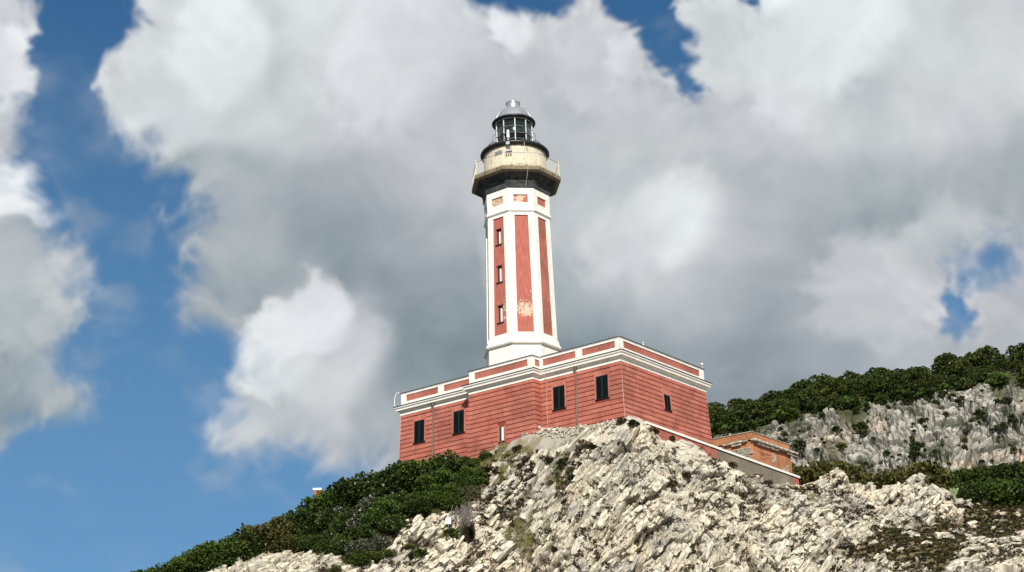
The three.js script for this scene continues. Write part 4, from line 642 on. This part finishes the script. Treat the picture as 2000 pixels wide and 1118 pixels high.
// ------------------------------------------------------------------ vegetation
function leafCloud(r, { lobes, n, leaf, a, b, up = 0.35, dead = 0, flatten = 1 }) { // lobes: [x, y, z, radius]; leaf sprays on and in the lobes, two bent triangles each
  const P = new Float32Array(n * 18), C = new Float32Array(n * 18), tot = lobes.reduce((s, l) => s + l[3] * l[3], 0), tone = lobes.map(() => r());
  let q = 0;
  for (let i = 0; i < n; i++) {
    let k = r() * tot, li = 0; while (li < lobes.length - 1 && (k -= lobes[li][3] ** 2) > 0) li++;
    const L = lobes[li], th = r() * TAU, cz = r() * 2 - 1 + up * 0.5, cc = clamp(cz, -1, 1), sr = Math.sqrt(1 - cc * cc), ox = sr * Math.cos(th), oy = cc, oz = sr * Math.sin(th);
    const bump = 1 + 0.22 * noise(ox * 2.6 + L[0] * 3, oy * 2.6 + L[1] * 3, oz * 2.6 + L[2] * 3), R = L[3] * bump * (r() < 0.72 ? 0.86 + 0.2 * r() : 0.4 + 0.5 * r());
    const x = L[0] + ox * R, y = L[1] + oy * R * flatten, z = L[2] + oz * R, s = leaf * (0.55 + 0.9 * r());
    // spray direction: outward and up, jittered
    let dx = ox * 0.7 + (r() - 0.5) * 1.2, dy = oy * 0.5 + up + (r() - 0.5) * 1.1, dz = oz * 0.7 + (r() - 0.5) * 1.2, l = Math.hypot(dx, dy, dz) || 1; dx /= l; dy /= l; dz /= l;
    let wx = dy * (r() - 0.5) - dz * (r() - 0.5) + (r() - 0.5), wy = (r() - 0.5) * 0.7, wz = dx * (r() - 0.5) + (r() - 0.5); const dt = wx * dx + wy * dy + wz * dz; wx -= dt * dx; wy -= dt * dy; wz -= dt * dz; l = Math.hypot(wx, wy, wz) || 1; wx *= (0.42 * s) / l; wy *= (0.42 * s) / l; wz *= (0.42 * s) / l;
    const mx = x + dx * s * 0.55, my = y + dy * s * 0.55, mz = z + dz * s * 0.55, ex = x + dx * s, ey = y + dy * s - 0.12 * s, ez = z + dz * s;
    P.set([x, y, z, mx + wx, my + wy, mz + wz, ex, ey, ez, x, y, z, ex, ey, ez, mx - wx, my - wy, mz - wz], q);
    const t = clamp(tone[li] * 0.55 + r() * 0.6 - 0.05), br = 0.75 + 0.5 * r(), d = dead && r() < dead ? 1 : 0;
    for (let v = 0; v < 6; v++) { C[q + v * 3] = d ? 0.3 * br : lerp(a[0], b[0], t) * br; C[q + v * 3 + 1] = d ? 0.28 * br : lerp(a[1], b[1], t) * br; C[q + v * 3 + 2] = d ? 0.25 * br : lerp(a[2], b[2], t) * br; }
    q += 18;
  }
  const g = new THREE.BufferGeometry(); g.setAttribute('position', new THREE.BufferAttribute(P, 3)); g.setAttribute('color', new THREE.BufferAttribute(C, 3)); g.computeVertexNormals(); return g;
}
function branchesGeo(r, tips, rad, root = [0, 0, 0]) { return merged(tips.map((t) => { const m = [lerp(root[0], t[0], 0.5) + (r() - 0.5) * 0.3, lerp(root[1], t[1], 0.45) + (r() - 0.5) * 0.2, lerp(root[2], t[2], 0.5) + (r() - 0.5) * 0.3]; return tube([root, m, t], rad * (0.6 + 0.5 * r()), 5, 5); })); }
function bushProto(seed, o) { // radius 1
  const r = rng(seed), lobes = [[0, 0.35, 0, 0.6]];
  for (let i = 0; i < (o.k || 11); i++) { const th = r() * TAU, d = 0.3 + 0.42 * r(), h = 0.2 + 0.62 * r() * (1.15 - d); lobes.push([d * Math.cos(th), h * (o.h || 1), d * Math.sin(th), 0.2 + 0.2 * r()]); }
  return { crown: leafCloud(r, { lobes, n: o.n, leaf: o.leaf, a: o.a, b: o.b, up: o.up ?? 0.35, dead: o.dead || 0 }), stem: branchesGeo(r, lobes.slice(1, 8).map((l) => [l[0], l[1], l[2]]), 0.035) };
}
const G = { dark: [[0.014, 0.027, 0.006], [0.052, 0.08, 0.014]], mid: [[0.02, 0.04, 0.007], [0.075, 0.115, 0.018]], grey: [[0.022, 0.032, 0.014], [0.075, 0.088, 0.045]], bright: [[0.06, 0.085, 0.018], [0.15, 0.17, 0.04]], olive: [[0.03, 0.036, 0.01], [0.1, 0.095, 0.025]], brown: [[0.05, 0.04, 0.02], [0.14, 0.105, 0.06]], umber: [[0.03, 0.022, 0.014], [0.085, 0.062, 0.04]] };
const BUSH = {}; { let s = 100; for (const k of Object.keys(G)) BUSH[k] = [0, 1, 2].map(() => bushProto(s++, { n: 4700, leaf: 0.095, a: G[k][0], b: G[k][1], dead: k === 'grey' ? 0.2 : k === 'dark' ? 0.012 : 0.01 })); }
const FAR = {}; { let s = 150; for (const k of ['dark', 'mid', 'olive']) FAR[k] = [0, 1, 2].map(() => bushProto(s++, { n: 3300, leaf: 0.11, a: G[k][0], b: G[k][1], dead: 0.01 })); }
const SMALL = {}; { let s = 200; for (const k of Object.keys(G)) SMALL[k] = [0, 1].map(() => bushProto(s++, { n: 320, leaf: 0.37, a: G[k][0], b: G[k][1], k: 6 })); }
const shelf = new Map();                              // first of each kind is built, the others are clones of it
function bush(name, lib, kind, i, pos, scale, label, group, category = 'shrub', hy = 0.95) {
  const key = name + (lib === SMALL ? 's' : lib === FAR ? 'f' : 'b') + kind + (i % lib[kind].length); let t;
  if (shelf.has(key)) { t = shelf.get(key).clone(); t.name = numbered(name); scene.add(t); }
  else { t = thing(name, label, category); const p = lib[kind][i % lib[kind].length]; put('crown', p.crown, M.leaf, t); put('branches', p.stem, M.bark, t); shelf.set(key, t); }
  t.userData = { label, category }; if (group) t.userData.group = group;
  t.position.set(...pos); t.rotation.y = i * 2.399; t.scale.set(scale, scale * hy, scale * (0.9 + 0.2 * ((i * 0.37) % 1))); return t;
}
const onGround = (x, z, dy = 0) => [x, baseHeight(x, z) + dy, z];
// evergreen thicket on the left slope: [x, z, radius, kind]
const KIND = ['dark', 'mid', 'grey', 'bright', 'olive', 'brown'];
const LEFT = [[-25.2,-94.1,2.02,1],[-24.2,-94.5,1.74,1],[-23.1,-94.0,1.73,0],[-22.1,-94.0,1.73,1],[-21.2,-94.2,1.74,1],[-20.2,-93.9,1.86,1],[-19.1,-93.7,1.97,1],[-18.1,-94.3,1.98,0],[-17.1,-95.1,2.06,4],[-16.2,-96.4,2.14,4],[-15.0,-97.2,1.96,0],[-14.0,-97.8,1.61,0],[-13.1,-98.7,2.40,1],[-11.7,-98.7,2.43,0],[-10.2,-98.6,2.33,0],[-8.8,-98.8,2.13,0],[-7.5,-97.9,2.21,0],[-6.1,-98.0,2.11,1],[-4.9,-98.3,1.82,0],[-3.8,-98.5,1.30,1],[-3.0,-98.6,0.78,1],[-2.2,-98.6,0.75,0],[-4.7,-98.5,1.31,1],[-3.3,-97.0,1.20,1],[-6.6,-97.1,1.28,1],[-5.2,-96.6,1.45,1],[-4.1,-96.3,0.86,0],[-3.1,-96.1,1.06,1],[-10.5,-99.3,1.39,1],[-9.3,-97.8,1.64,0],[-8.2,-97.7,1.44,1],[-6.7,-94.7,0.93,1],[-5.4,-94.5,1.21,1],[-4.5,-95.0,1.21,1],[-3.4,-95.1,1.04,1],[-12.9,-100.1,1.47,2],[-11.6,-99.8,1.31,0],[-10.0,-95.9,1.49,2],[-8.9,-94.9,1.41,0],[-7.8,-94.8,1.09,0],[-6.8,-93.6,1.26,0],[-5.5,-94.1,1.13,1],[-4.5,-93.9,1.09,1],[-12.4,-97.0,1.39,2],[-11.1,-95.6,1.38,0],[-10.0,-94.9,1.53,2],[-8.8,-93.8,1.63,1],[-15.6,-98.2,0.87,0],[-14.1,-96.3,0.90,0],[-12.8,-96.3,1.33,0],[-11.6,-95.2,1.29,0],[-10.4,-94.1,1.37,2],[-9.3,-93.4,1.43,1],[-8.0,-92.4,1.16,0],[-16.2,-96.6,1.02,4],[-15.1,-95.6,0.99,0],[-13.8,-93.6,1.07,0],[-12.7,-93.4,1.22,0],[-11.4,-92.8,1.03,0],[-10.4,-92.8,1.28,0],[-8.9,-91.3,0.96,2],[-15.1,-93.8,1.27,4],[-12.7,-92.5,1.15,0],[-11.3,-91.8,1.19,0],[-10.2,-91.3,1.07,2],[-20.3,-93.9,1.01,1],[-19.1,-94.5,1.08,1],[-10.1,-89.9,1.04,0],[-22.2,-93.9,0.98,0]];
const LAB = { dark: 'dark green evergreen shrub in the thicket on the slope left of the house', mid: 'fresher green rounded shrub in the thicket left of the house', grey: 'grey-green shrub full of dead twigs in the middle of the left thicket', bright: 'low yellow-green shrub at the foot of the left thicket', olive: 'olive brown shrub low in the left thicket', brown: 'brown dry shrub' };
function leftLabel(x, z, s, k) {
  const look = { dark: 'dark green', mid: 'fresh green', grey: 'grey-green twiggy', olive: 'olive brown' }[KIND[k]], size = s > 1.75 ? 'large' : s < 1.1 ? 'small' : 'mid-sized', row = z < -97.3 ? 'topping' : z > -93.5 ? 'below' : 'within';
  const l = `${size} ${look} shrub ${row} the thicket ${x > -7 ? 'under the house wall' : x > -14 ? 'between house and wall pier' : 'at its low end'}`; return [l, l.replace('shrub', 'shrubs')];
}
LEFT.forEach(([x, z, s, k], i) => bush('evergreen_shrub', BUSH, KIND[k], i, onGround(x, z, -0.25), s, ...leftLabel(x, z, s, k)));
[[-10.5,-89.7,0.80],[-9.3,-90.4,0.90],[-8.4,-90.8,0.70],[-11.5,-89.3,0.60],[-7.1,-91.3,0.50]].forEach(([x, z, s], i) => bush('low_shrub', BUSH, 'bright', i, onGround(x, z, -0.1), s, LAB.bright, 'yellow-green shrubs below the left thicket', 'shrub', 0.6));
// belt of shrubs behind the right-hand rocks
const BELT = [[22.3,-111.0,1.91,4],[23.5,-111.0,2.88,4],[24.7,-111.0,3.00,4],[25.9,-111.0,2.94,4],[27.0,-111.0,2.03,4],[28.1,-111.0,1.97,4],[29.0,-111.0,2.11,4],[29.9,-111.0,2.19,4],[31.0,-111.0,2.54,4],[32.0,-111.0,2.11,4],[33.2,-111.0,1.57,0],[34.3,-111.0,1.95,1],[35.4,-111.0,2.04,0],[36.6,-111.0,2.26,0],[37.8,-111.0,2.03,0],[38.7,-111.0,2.39,0],[39.7,-111.0,2.42,0],[40.9,-111.0,2.32,0],[41.8,-111.0,2.25,0],[30.3,-107.2,0.92,4],[31.7,-107.2,0.90,4],[32.9,-107.2,1.04,0],[34.0,-107.2,1.33,0],[35.4,-107.2,1.64,1],[36.4,-107.2,1.81,1],[37.7,-107.2,1.93,0],[38.6,-107.2,2.00,0],[39.9,-107.2,2.00,0]];
BELT.forEach(([x, z, s, k], i) => bush('broad_shrub', FAR, KIND[k], i, onGround(x, z, -0.2), s, ...(() => { const l = `${s > 2.3 ? 'tall' : 'low'} ${{ dark: 'dark green', mid: 'bright green', olive: 'olive green' }[KIND[k]]} shrub of the belt ${x < 26 ? 'next to the terrace wall end' : x < 32 ? 'behind the rock ridge' : z > -109 ? 'along the top of the brown heath' : 'under the grey cliff'}`; return [l, l.replace('shrub', 'shrubs')]; })(), 'shrub', 1.12));
// single plants on the headland
const SINGLE = [[4.8,-93.1,0.55,"brown","dry brown bush at the end of the path under the house"],[3.0,-93.7,0.55,"grey","grey-green cushion shrub among the white rocks below the path"],[3.5,-92.8,0.35,"grey","small grey cushion plant below the larger grey shrub"],[1.9,-94.7,0.50,"brown","dry brown scrub below the concrete path"],[-0.9,-96.7,0.40,"bright","yellow-green tuft at the foot of the wall by the narrow window"],[-0.0,-96.3,0.45,"brown","dry brown shrub against the wall right of the narrow window"],[7.7,-92.0,0.40,"dark","dark small bush at the house corner beside the white coping"],[7.0,-92.8,0.40,"brown","dry bush at the foot of the house corner"],[9.0,-92.5,0.40,"brown","brown bush on the rocks under the start of the terrace wall"],[10.4,-95.0,0.35,"brown","dry bush on the rock crest under the red terrace wall"],[11.0,-93.1,0.40,"brown","dark brown bush in a cleft of the upper rock face"],[10.0,-91.7,0.40,"brown","brown bush in the cleft just below the upper one"],[15.2,-100.4,0.45,"brown","reddish brown bush against the grey stretch of terrace wall"],[17.5,-99.9,0.40,"brown","brown bush under the end of the terrace wall"],[3.0,-92.2,0.35,"brown","dark brown tuft in the middle of the rock face"],[-4.5,-92.3,0.60,"mid","green shrub beside the cave mouth"],[-4.8,-92.1,0.50,"olive","olive shrub left of the cave mouth"],[-6.4,-91.1,0.50,"mid","low green shrub on the white rocks below the cave"],[-1.9,-96.7,0.70,"brown","dry brown scrub on the edge between thicket and rock"],[-2.4,-96.0,0.60,"olive","olive scrub hanging over the edge of the rock face"],[24.4,-99.8,0.50,"grey","grey cushion shrub behind the right-hand rocks"],[23.2,-102.7,0.50,"olive","olive shrub against the wall end"]];
SINGLE.forEach(([x, z, s, k, l], i) => bush('shrub', SMALL, k, i, onGround(x, z, -0.05), s, l, null, 'shrub', 0.8));
// pines and undergrowth on the far ridge
{
  const pineProto = (seed) => {
    const r = rng(seed), lobes = [], tips = []; const n = 20 + Math.floor(r() * 7), lean = (r() - 0.5) * 0.16;
    for (let i = 0; i < n; i++) { const t = i / (n - 1), h = 0.34 + 0.6 * t + 0.05 * (r() - 0.5), th = i * 2.4 + r(), d = (0.36 - 0.2 * t * t) * (0.4 + 0.8 * r()), x = lean * h + d * Math.cos(th), z = d * Math.sin(th); lobes.push([x, h, z, 0.075 + 0.065 * r()]); tips.push([x, h - 0.03, z]); }
    return { crown: leafCloud(r, { lobes, n: 1500, leaf: 0.068, a: [0.013 + 0.005 * r(), 0.028, 0.006], b: [0.062 + 0.03 * r(), 0.092 + 0.022 * r(), 0.018], up: 0.55, flatten: 0.72 }), trunk: merged([tube([[0, -0.08, 0], [lean * 0.3, 0.35, 0.01], [lean * 0.75, 0.7, 0], [lean, 0.92, 0]], 0.016, 8, 6), ...tips.filter((_, i) => i % 2 === 0).map((t) => tube([[lean * t[1] * 0.7, t[1] * 0.6, 0], [lerp(lean, t[0], 0.5), t[1] * 0.85, t[2] * 0.5], t], 0.007, 4, 4))]) };
  };
  const protos = [301, 302, 303, 304, 305].map(pineProto).map((p) => { const t = thing('pine_tree', '', 'tree'); put('trunk', p.trunk, M.bark, t); put('crown', p.crown, M.leaf, t); return t; });
  const r = rng(9); let k = 0;
  for (let row = 0; row < 4; row++) for (let a = 0.112 + 0.003 * row; a < 0.41; a += 0.0075 + 0.004 * r()) {
    const D = [346, 334, 322, 311][row] + 6 * (r() - 0.5), aa = a + 0.002 * (r() - 0.5); if (row === 3 && (r() < 0.25 || hillWood(aa, D) < 0.5)) continue;
    const t = k < protos.length ? protos[k] : protos[k % protos.length].clone(); if (k >= protos.length) { t.name = numbered('pine_tree'); scene.add(t); }
    const s = (row === 0 ? 6.0 : row === 1 ? 5.9 : 5.2) * (0.62 + 0.66 * r()); t.position.set(aa * D, hillY(aa, D) - 0.3, -D); t.rotation.y = r() * 6; t.scale.set(s * (0.95 + 0.35 * r()), s, s * 1.1); k++;
    const size = s > 6.6 ? 'tall' : s < 4.9 ? 'low' : 'middling', place = aa < 0.165 ? 'ridge beside the house' : aa < 0.235 ? 'ridge above the outbuilding' : aa < 0.3 ? 'ridge above mid cliff' : 'highest part of the ridge', lab = `${size} dark green pine ${['on the skyline', 'behind the front trees', 'in front', 'at the lower edge'][row]}, ${place}`.replace('  ', ' ') + ``;
    t.userData = { label: lab, category: 'tree', group: lab.replace('pine', 'pines') };
  }
  for (let i = 0; i < 90; i++) { const a = 0.115 + 0.29 * r(), D = 300 + 14 * r(), s = 1.1 + 1.3 * r(); bush('hill_shrub', SMALL, r() < 0.7 ? 'dark' : 'mid', i, [a * D, hillY(a, D) - 0.2, -D], s, ...(() => { const l = `${s > 1.9 ? 'broad' : 'small'} green shrub under the pines ${a < 0.165 ? 'beside the house' : a < 0.235 ? 'above the outbuilding' : a < 0.32 ? 'above mid cliff' : 'on the highest ridge'}`; return [l, l.replace('shrub', 'shrubs')]; })()); }
  const hillLabel = (a, D, s) => { const l = `${s > 1 ? 'large' : s < 0.5 ? 'tiny' : 'small'} dark shrub on the ${D > 296 ? 'upper' : D > 290 ? 'middle' : 'lower'} part of the grey cliff ${a < 0.2 ? 'next to the outbuilding' : a < 0.28 ? 'behind the rock ridge' : 'above the green shrub belt'}`; return [l, l.replace('shrub', 'shrubs')]; };
  let dots = 0;
  for (let i = 0; i < 300; i++) { const a = 0.13 + 0.26 * r(), D = 285 + 15.5 * Math.pow(r(), 0.8); if (fbm(a * 70, D * 0.3, 3, 3) < -0.12) continue; if (++dots > 205) break; const s = 0.35 + 0.75 * r() * r() + (r() < 0.12 ? 0.6 : 0); bush('hill_shrub', SMALL, r() < 0.55 ? 'dark' : r() < 0.5 ? 'olive' : 'grey', i, [a * D, hillY(a, D) + 0.5 + 0.3 * r(), -D + 0.4], s, ...hillLabel(a, D, s)); }
}
// heath, dry grass and plants in the joints of the rock
function scatter(name, label, category, geos, spots, r) {
  geos.forEach((g, gi) => {
    const mine = spots.filter((_, i) => i % geos.length === gi), im = new THREE.InstancedMesh(g, M.leaf, mine.length), o = new THREE.Object3D();
    mine.forEach(([x, y, z, s, h], i) => { o.position.set(x, y, z); o.rotation.set((r() - 0.5) * 0.5, r() * 6.3, (r() - 0.5) * 0.5); o.scale.set(s, s * h, s); o.updateMatrix(); im.setMatrixAt(i, o.matrix); });
    im.name = numbered(name); im.castShadow = im.receiveShadow = true; im.userData = { label, category, kind: 'stuff' }; scene.add(im);
  });
}
{
  const r = rng(71), cushion = (seed, kind, n = 90) => leafCloud(rng(seed), { lobes: [[0, 0.2, 0, 0.55], [0.4, 0.15, 0.2, 0.4], [-0.3, 0.2, -0.25, 0.4]], n, leaf: 0.42, a: G[kind][0], b: G[kind][1], up: 0.5, flatten: 0.7 }), heath = [];
  const bx = HEATH.map((p) => p[0]), bz = HEATH.map((p) => p[1]), x0 = Math.min(...bx), x1 = Math.max(...bx), z0 = Math.min(...bz), z1 = Math.max(...bz), o = {};
  for (let i = 0; i < 16000 && heath.length < 6500; i++) { const x = lerp(x0 - 2, x1 + 1, r()), z = lerp(z0 - 2, z1 + 2, r()), d = polyDist(HEATH, x, z) + fbm(x * 0.5, 3, z * 0.5, 3) * 1.6; if (d < -0.2) continue; const y = baseHeight(x, z); headlandPoint(x, z, y, 0, 1, 0, o); if (o.soil < 0.55) continue; heath.push([x, o.y - 0.03, z, 0.12 + 0.24 * r() * r(), 0.5 + 0.5 * r()]); }
  scatter('heath', 'low brown and olive heath covering the slope at the lower right', 'heath', [cushion(1, 'brown'), cushion(2, 'olive'), cushion(3, 'brown'), cushion(4, 'grey')], heath, r);
  const rock = [];
  for (let i = 0; i < 12000 && rock.length < 1700; i++) { const x = lerp(-13, 33, r()), z = lerp(-102, -84, r()), y = baseHeight(x, z); if (y < 12.5) continue; const [lx, lz] = toLocal(x, z); if (lz < 1.4 && lx < 2.2) continue; if (fbm(x * 0.35, y * 0.35, 9, 3) < -0.05 && r() < 0.65) continue; if (polyDist(THICKET, x, z) > -0.5 || polyDist(PATH, x, z) > -0.3) continue; headlandPoint(x, z, y, 0, 0.75, 0.66, o); if (o.soil > 0.5) continue; rock.push([o.x, o.y + 0.1, o.z + 0.1, 0.2 + 0.5 * r() * r() * r(), 0.8]); }
  scatter('rock_plants', 'small dark brown plants growing in the joints of the pale rock face', 'plants', [cushion(5, 'umber', 40), cushion(6, 'brown', 40), cushion(7, 'umber', 40)], rock, r);
  const scrub = [];
  for (let i = 0; i < 3000 && scrub.length < 520; i++) { const lx = lerp(-12, -2.6, r()), lz = lerp(0.9, 4.6, r()), [x, , z] = toWorld(lx, 0, lz); if (polyDist(PATH, x, z) > -0.25 || fbm(x * 0.5, 6, z * 0.5, 3) < -0.12 + 0.13 * (lz - 2) * (lz > 3 ? 1 : 0.4) || polyDist(THICKET, x, z) > 0.5) continue; headlandPoint(x, z, baseHeight(x, z), 0, 0.8, 0.6, o); scrub.push([o.x, o.y - 0.02, o.z, 0.14 + 0.24 * r() * r(), 0.8]); }
  scatter('dry_scrub', 'dry brown and grey-green scrub on the bank under the path', 'scrub', [cushion(11, 'brown'), cushion(12, 'grey'), cushion(13, 'brown'), cushion(14, 'olive')], scrub, r);
  const blades = (seed, a, b) => { const q = rng(seed), P = [], C = []; for (let i = 0; i < 26; i++) { const th = q() * TAU, d = q() * 0.5, x = d * Math.cos(th), z = d * Math.sin(th), w = 0.03, h = 0.5 + 0.6 * q(), ex = x + (q() - 0.5) * 0.6, ez = z + (q() - 0.5) * 0.6; P.push(x - w, 0, z, x + w, 0, z, ex, h, ez); const t = q(); for (let v = 0; v < 3; v++) C.push(lerp(a[0], b[0], t), lerp(a[1], b[1], t), lerp(a[2], b[2], t)); } const g = new THREE.BufferGeometry(); g.setAttribute('position', new THREE.BufferAttribute(new Float32Array(P), 3)); g.setAttribute('color', new THREE.BufferAttribute(new Float32Array(C), 3)); g.computeVertexNormals(); return g; };
  const grass = [];
  for (let i = 0; i < 6000 && grass.length < 1100; i++) { const lx = lerp(-13, -3, r()), lz = lerp(0.9, 5.2, r()); const [x, , z] = toWorld(lx, 0, lz); if (fbm(x * 0.6, 3, z * 0.6, 3) < -0.05 + (lx > -8 ? 0.25 : 0) || polyDist(PATH, x, z) > 0.1) continue; headlandPoint(x, z, baseHeight(x, z), 0, 1, 0, o); grass.push([x, o.y - 0.02, z, 0.25 + 0.25 * r(), 1]); }
  scatter('dry_grass', 'dry grass and weeds on the bank below the house wall', 'grass', [blades(1, [0.16, 0.13, 0.07], [0.3, 0.25, 0.14]), blades(2, [0.07, 0.085, 0.02], [0.2, 0.2, 0.06])], grass, r);
}
// prickly pear, boulders, cave plant, sign, wall pier
{
  const at = [[31.59,22.91,-103.46],[21.30,18.25,-94.99],[34.92,23.24,-106.97],[28.69,21.24,-100.45],[-4.66,20.20,-92.70],[-3.49,21.07,-93.66],[-14.25,22.03,-99.29],[22.76,18.15,-93.30],[19.07,21.42,-97.74],[30.24,17.64,-90.37]];
  const r = rng(12), pp = thing('prickly_pear', 'small pale prickly pear cactus in front of the green shrub belt', 'cactus', onGround(at[0][0], at[0][2], 0)); pp.scale.setScalar(0.75); const mat = std(0.17, 0.23, 0.1), lid = new THREE.SphereGeometry(1, 12, 8);
  [[0, 0.28, 0, 0], [0.16, 0.68, 0.02, 0.5], [-0.14, 0.66, 0, -0.5], [0.04, 0.98, 0.03, 0.1], [0.3, 0.98, 0, 0.7], [-0.24, 0.96, 0.03, -0.3]].forEach(([x, y, z, t], i) => { const m = put('pad', lid, mat, pp); m.position.set(x, y, z); m.rotation.set(0, r() * 1.2 - 0.6, -t); m.scale.set(0.15, 0.26, 0.05); });
  const stone = (name, label, cat, p, s, m, seed, dy = 0.1) => { const g = new THREE.IcosahedronGeometry(1, 4), q = g.attributes.position; for (let i = 0; i < q.count; i++) { const v = V3(q.getX(i), q.getY(i), q.getZ(i)), k = 0.8 + 0.3 * noise(v.x + seed, v.y, v.z) + 0.25 * Math.floor(3 * noise(v.x * 1.3, v.y * 1.3 + seed, v.z * 1.3)) / 3 + 0.07 * noise(v.x * 6, v.y * 6, v.z * 6 + seed); q.setXYZ(i, v.x * k * s[0], v.y * k * s[1], v.z * k * s[2]); } g.computeVertexNormals(); const o = put(name, boxUV(g), m); o.position.set(p[0], baseHeight(p[0], p[2]) + dy, p[2]); o.userData = { label, category: cat }; return o; };
  stone('boulder', 'dark grey boulder lying below the lower end of the rock ridge', 'boulder', at[1], [0.42, 0.24, 0.35], std(0.2, 0.18, 0.165, { map: stoneMap }), 3, 0.35);
  stone('boulder', 'pale boulder standing in front of the shrub belt on the heath', 'boulder', at[2], [0.55, 0.45, 0.4], M.lime[2], 9, 0.2);
  stone('boulder', 'white boulder at the top of the lower right heath slope', 'boulder', at[9], [0.45, 0.3, 0.4], M.lime[1], 14, 0.1);
  stone('boulder', 'pale rock on the brown slope near the rock ridge', 'boulder', at[7], [0.4, 0.22, 0.3], M.lime[0], 19, 0.1);
  const sg = thing('sign_board', 'small blank white square board on a post beside the cave', 'sign', [at[4][0], at[4][1] - 0.1, at[4][2] + 0.3]);
  put('post', new THREE.CylinderGeometry(0.03, 0.03, 0.9, 8).translate(0, 0.2, -0.05), M.greyMetal, sg); put('board', new THREE.BoxGeometry(0.36, 0.4, 0.03).translate(0, 0.5, 0), M.whiteMetal, sg); put('cap', new THREE.BoxGeometry(0.24, 0.09, 0.04).translate(0, 0.76, -0.02), M.greyMetal, sg);
  { // dead hanging plant over the cave
    const q = rng(55), c = CAVE, dp = thing('dead_plant', 'grey dead creeper hanging over the mouth of the small cave', 'plant', [c[0] - 0.1, c[1] + 1.0, c[2] + 0.5]), L = [], K = [];
    for (let i = 0; i < 70; i++) { const x = (q() + q() - 1) * 0.85, y = 0.7 * q(), z = -0.5 * y + 0.3 * q(), h = 0.3 + 1.0 * q() * (1 - 0.4 * Math.abs(x)); L.push(tube([[x, y, z], [x + (q() - 0.5) * 0.25, y - h * 0.4, z + 0.18], [x + (q() - 0.5) * 0.4, y - h, z + 0.05 + 0.2 * q()]], 0.012 + 0.016 * q(), 5, 4)); }
    for (let i = 0; i < 70; i++) { const x = (q() - 0.3) * 1.6 + 0.3, y = 0.6 + 1.4 * q(), z = -0.55 * y + 0.2; K.push(tube([[x, y, z], [x + (q() - 0.5) * 0.4, y + 0.15, z + 0.15], [x + (q() - 0.5) * 0.8, y + (q() - 0.6) * 0.5, z + 0.25 * q()]], 0.012, 4, 4)); }
    put('hanging_leaves', merged(L), M.deadwood, dp); put('dead_twigs', merged(K), M.bark, dp);
  }
  const pr = thing('wall_pier', 'small brick-red wall pier with white cap at the left end of the thicket', 'pier', onGround(at[6][0] - 0.05, at[6][2] - 1.2, 0.75));
  put('shaft', new THREE.BoxGeometry(0.5, 2.2, 0.5).translate(0, 0.35, 0), M.redPanel, pr); put('cap', new THREE.BoxGeometry(0.62, 0.16, 0.62).translate(0, 1.53, 0), M.white, pr);
}

renderer.render(scene, camera);
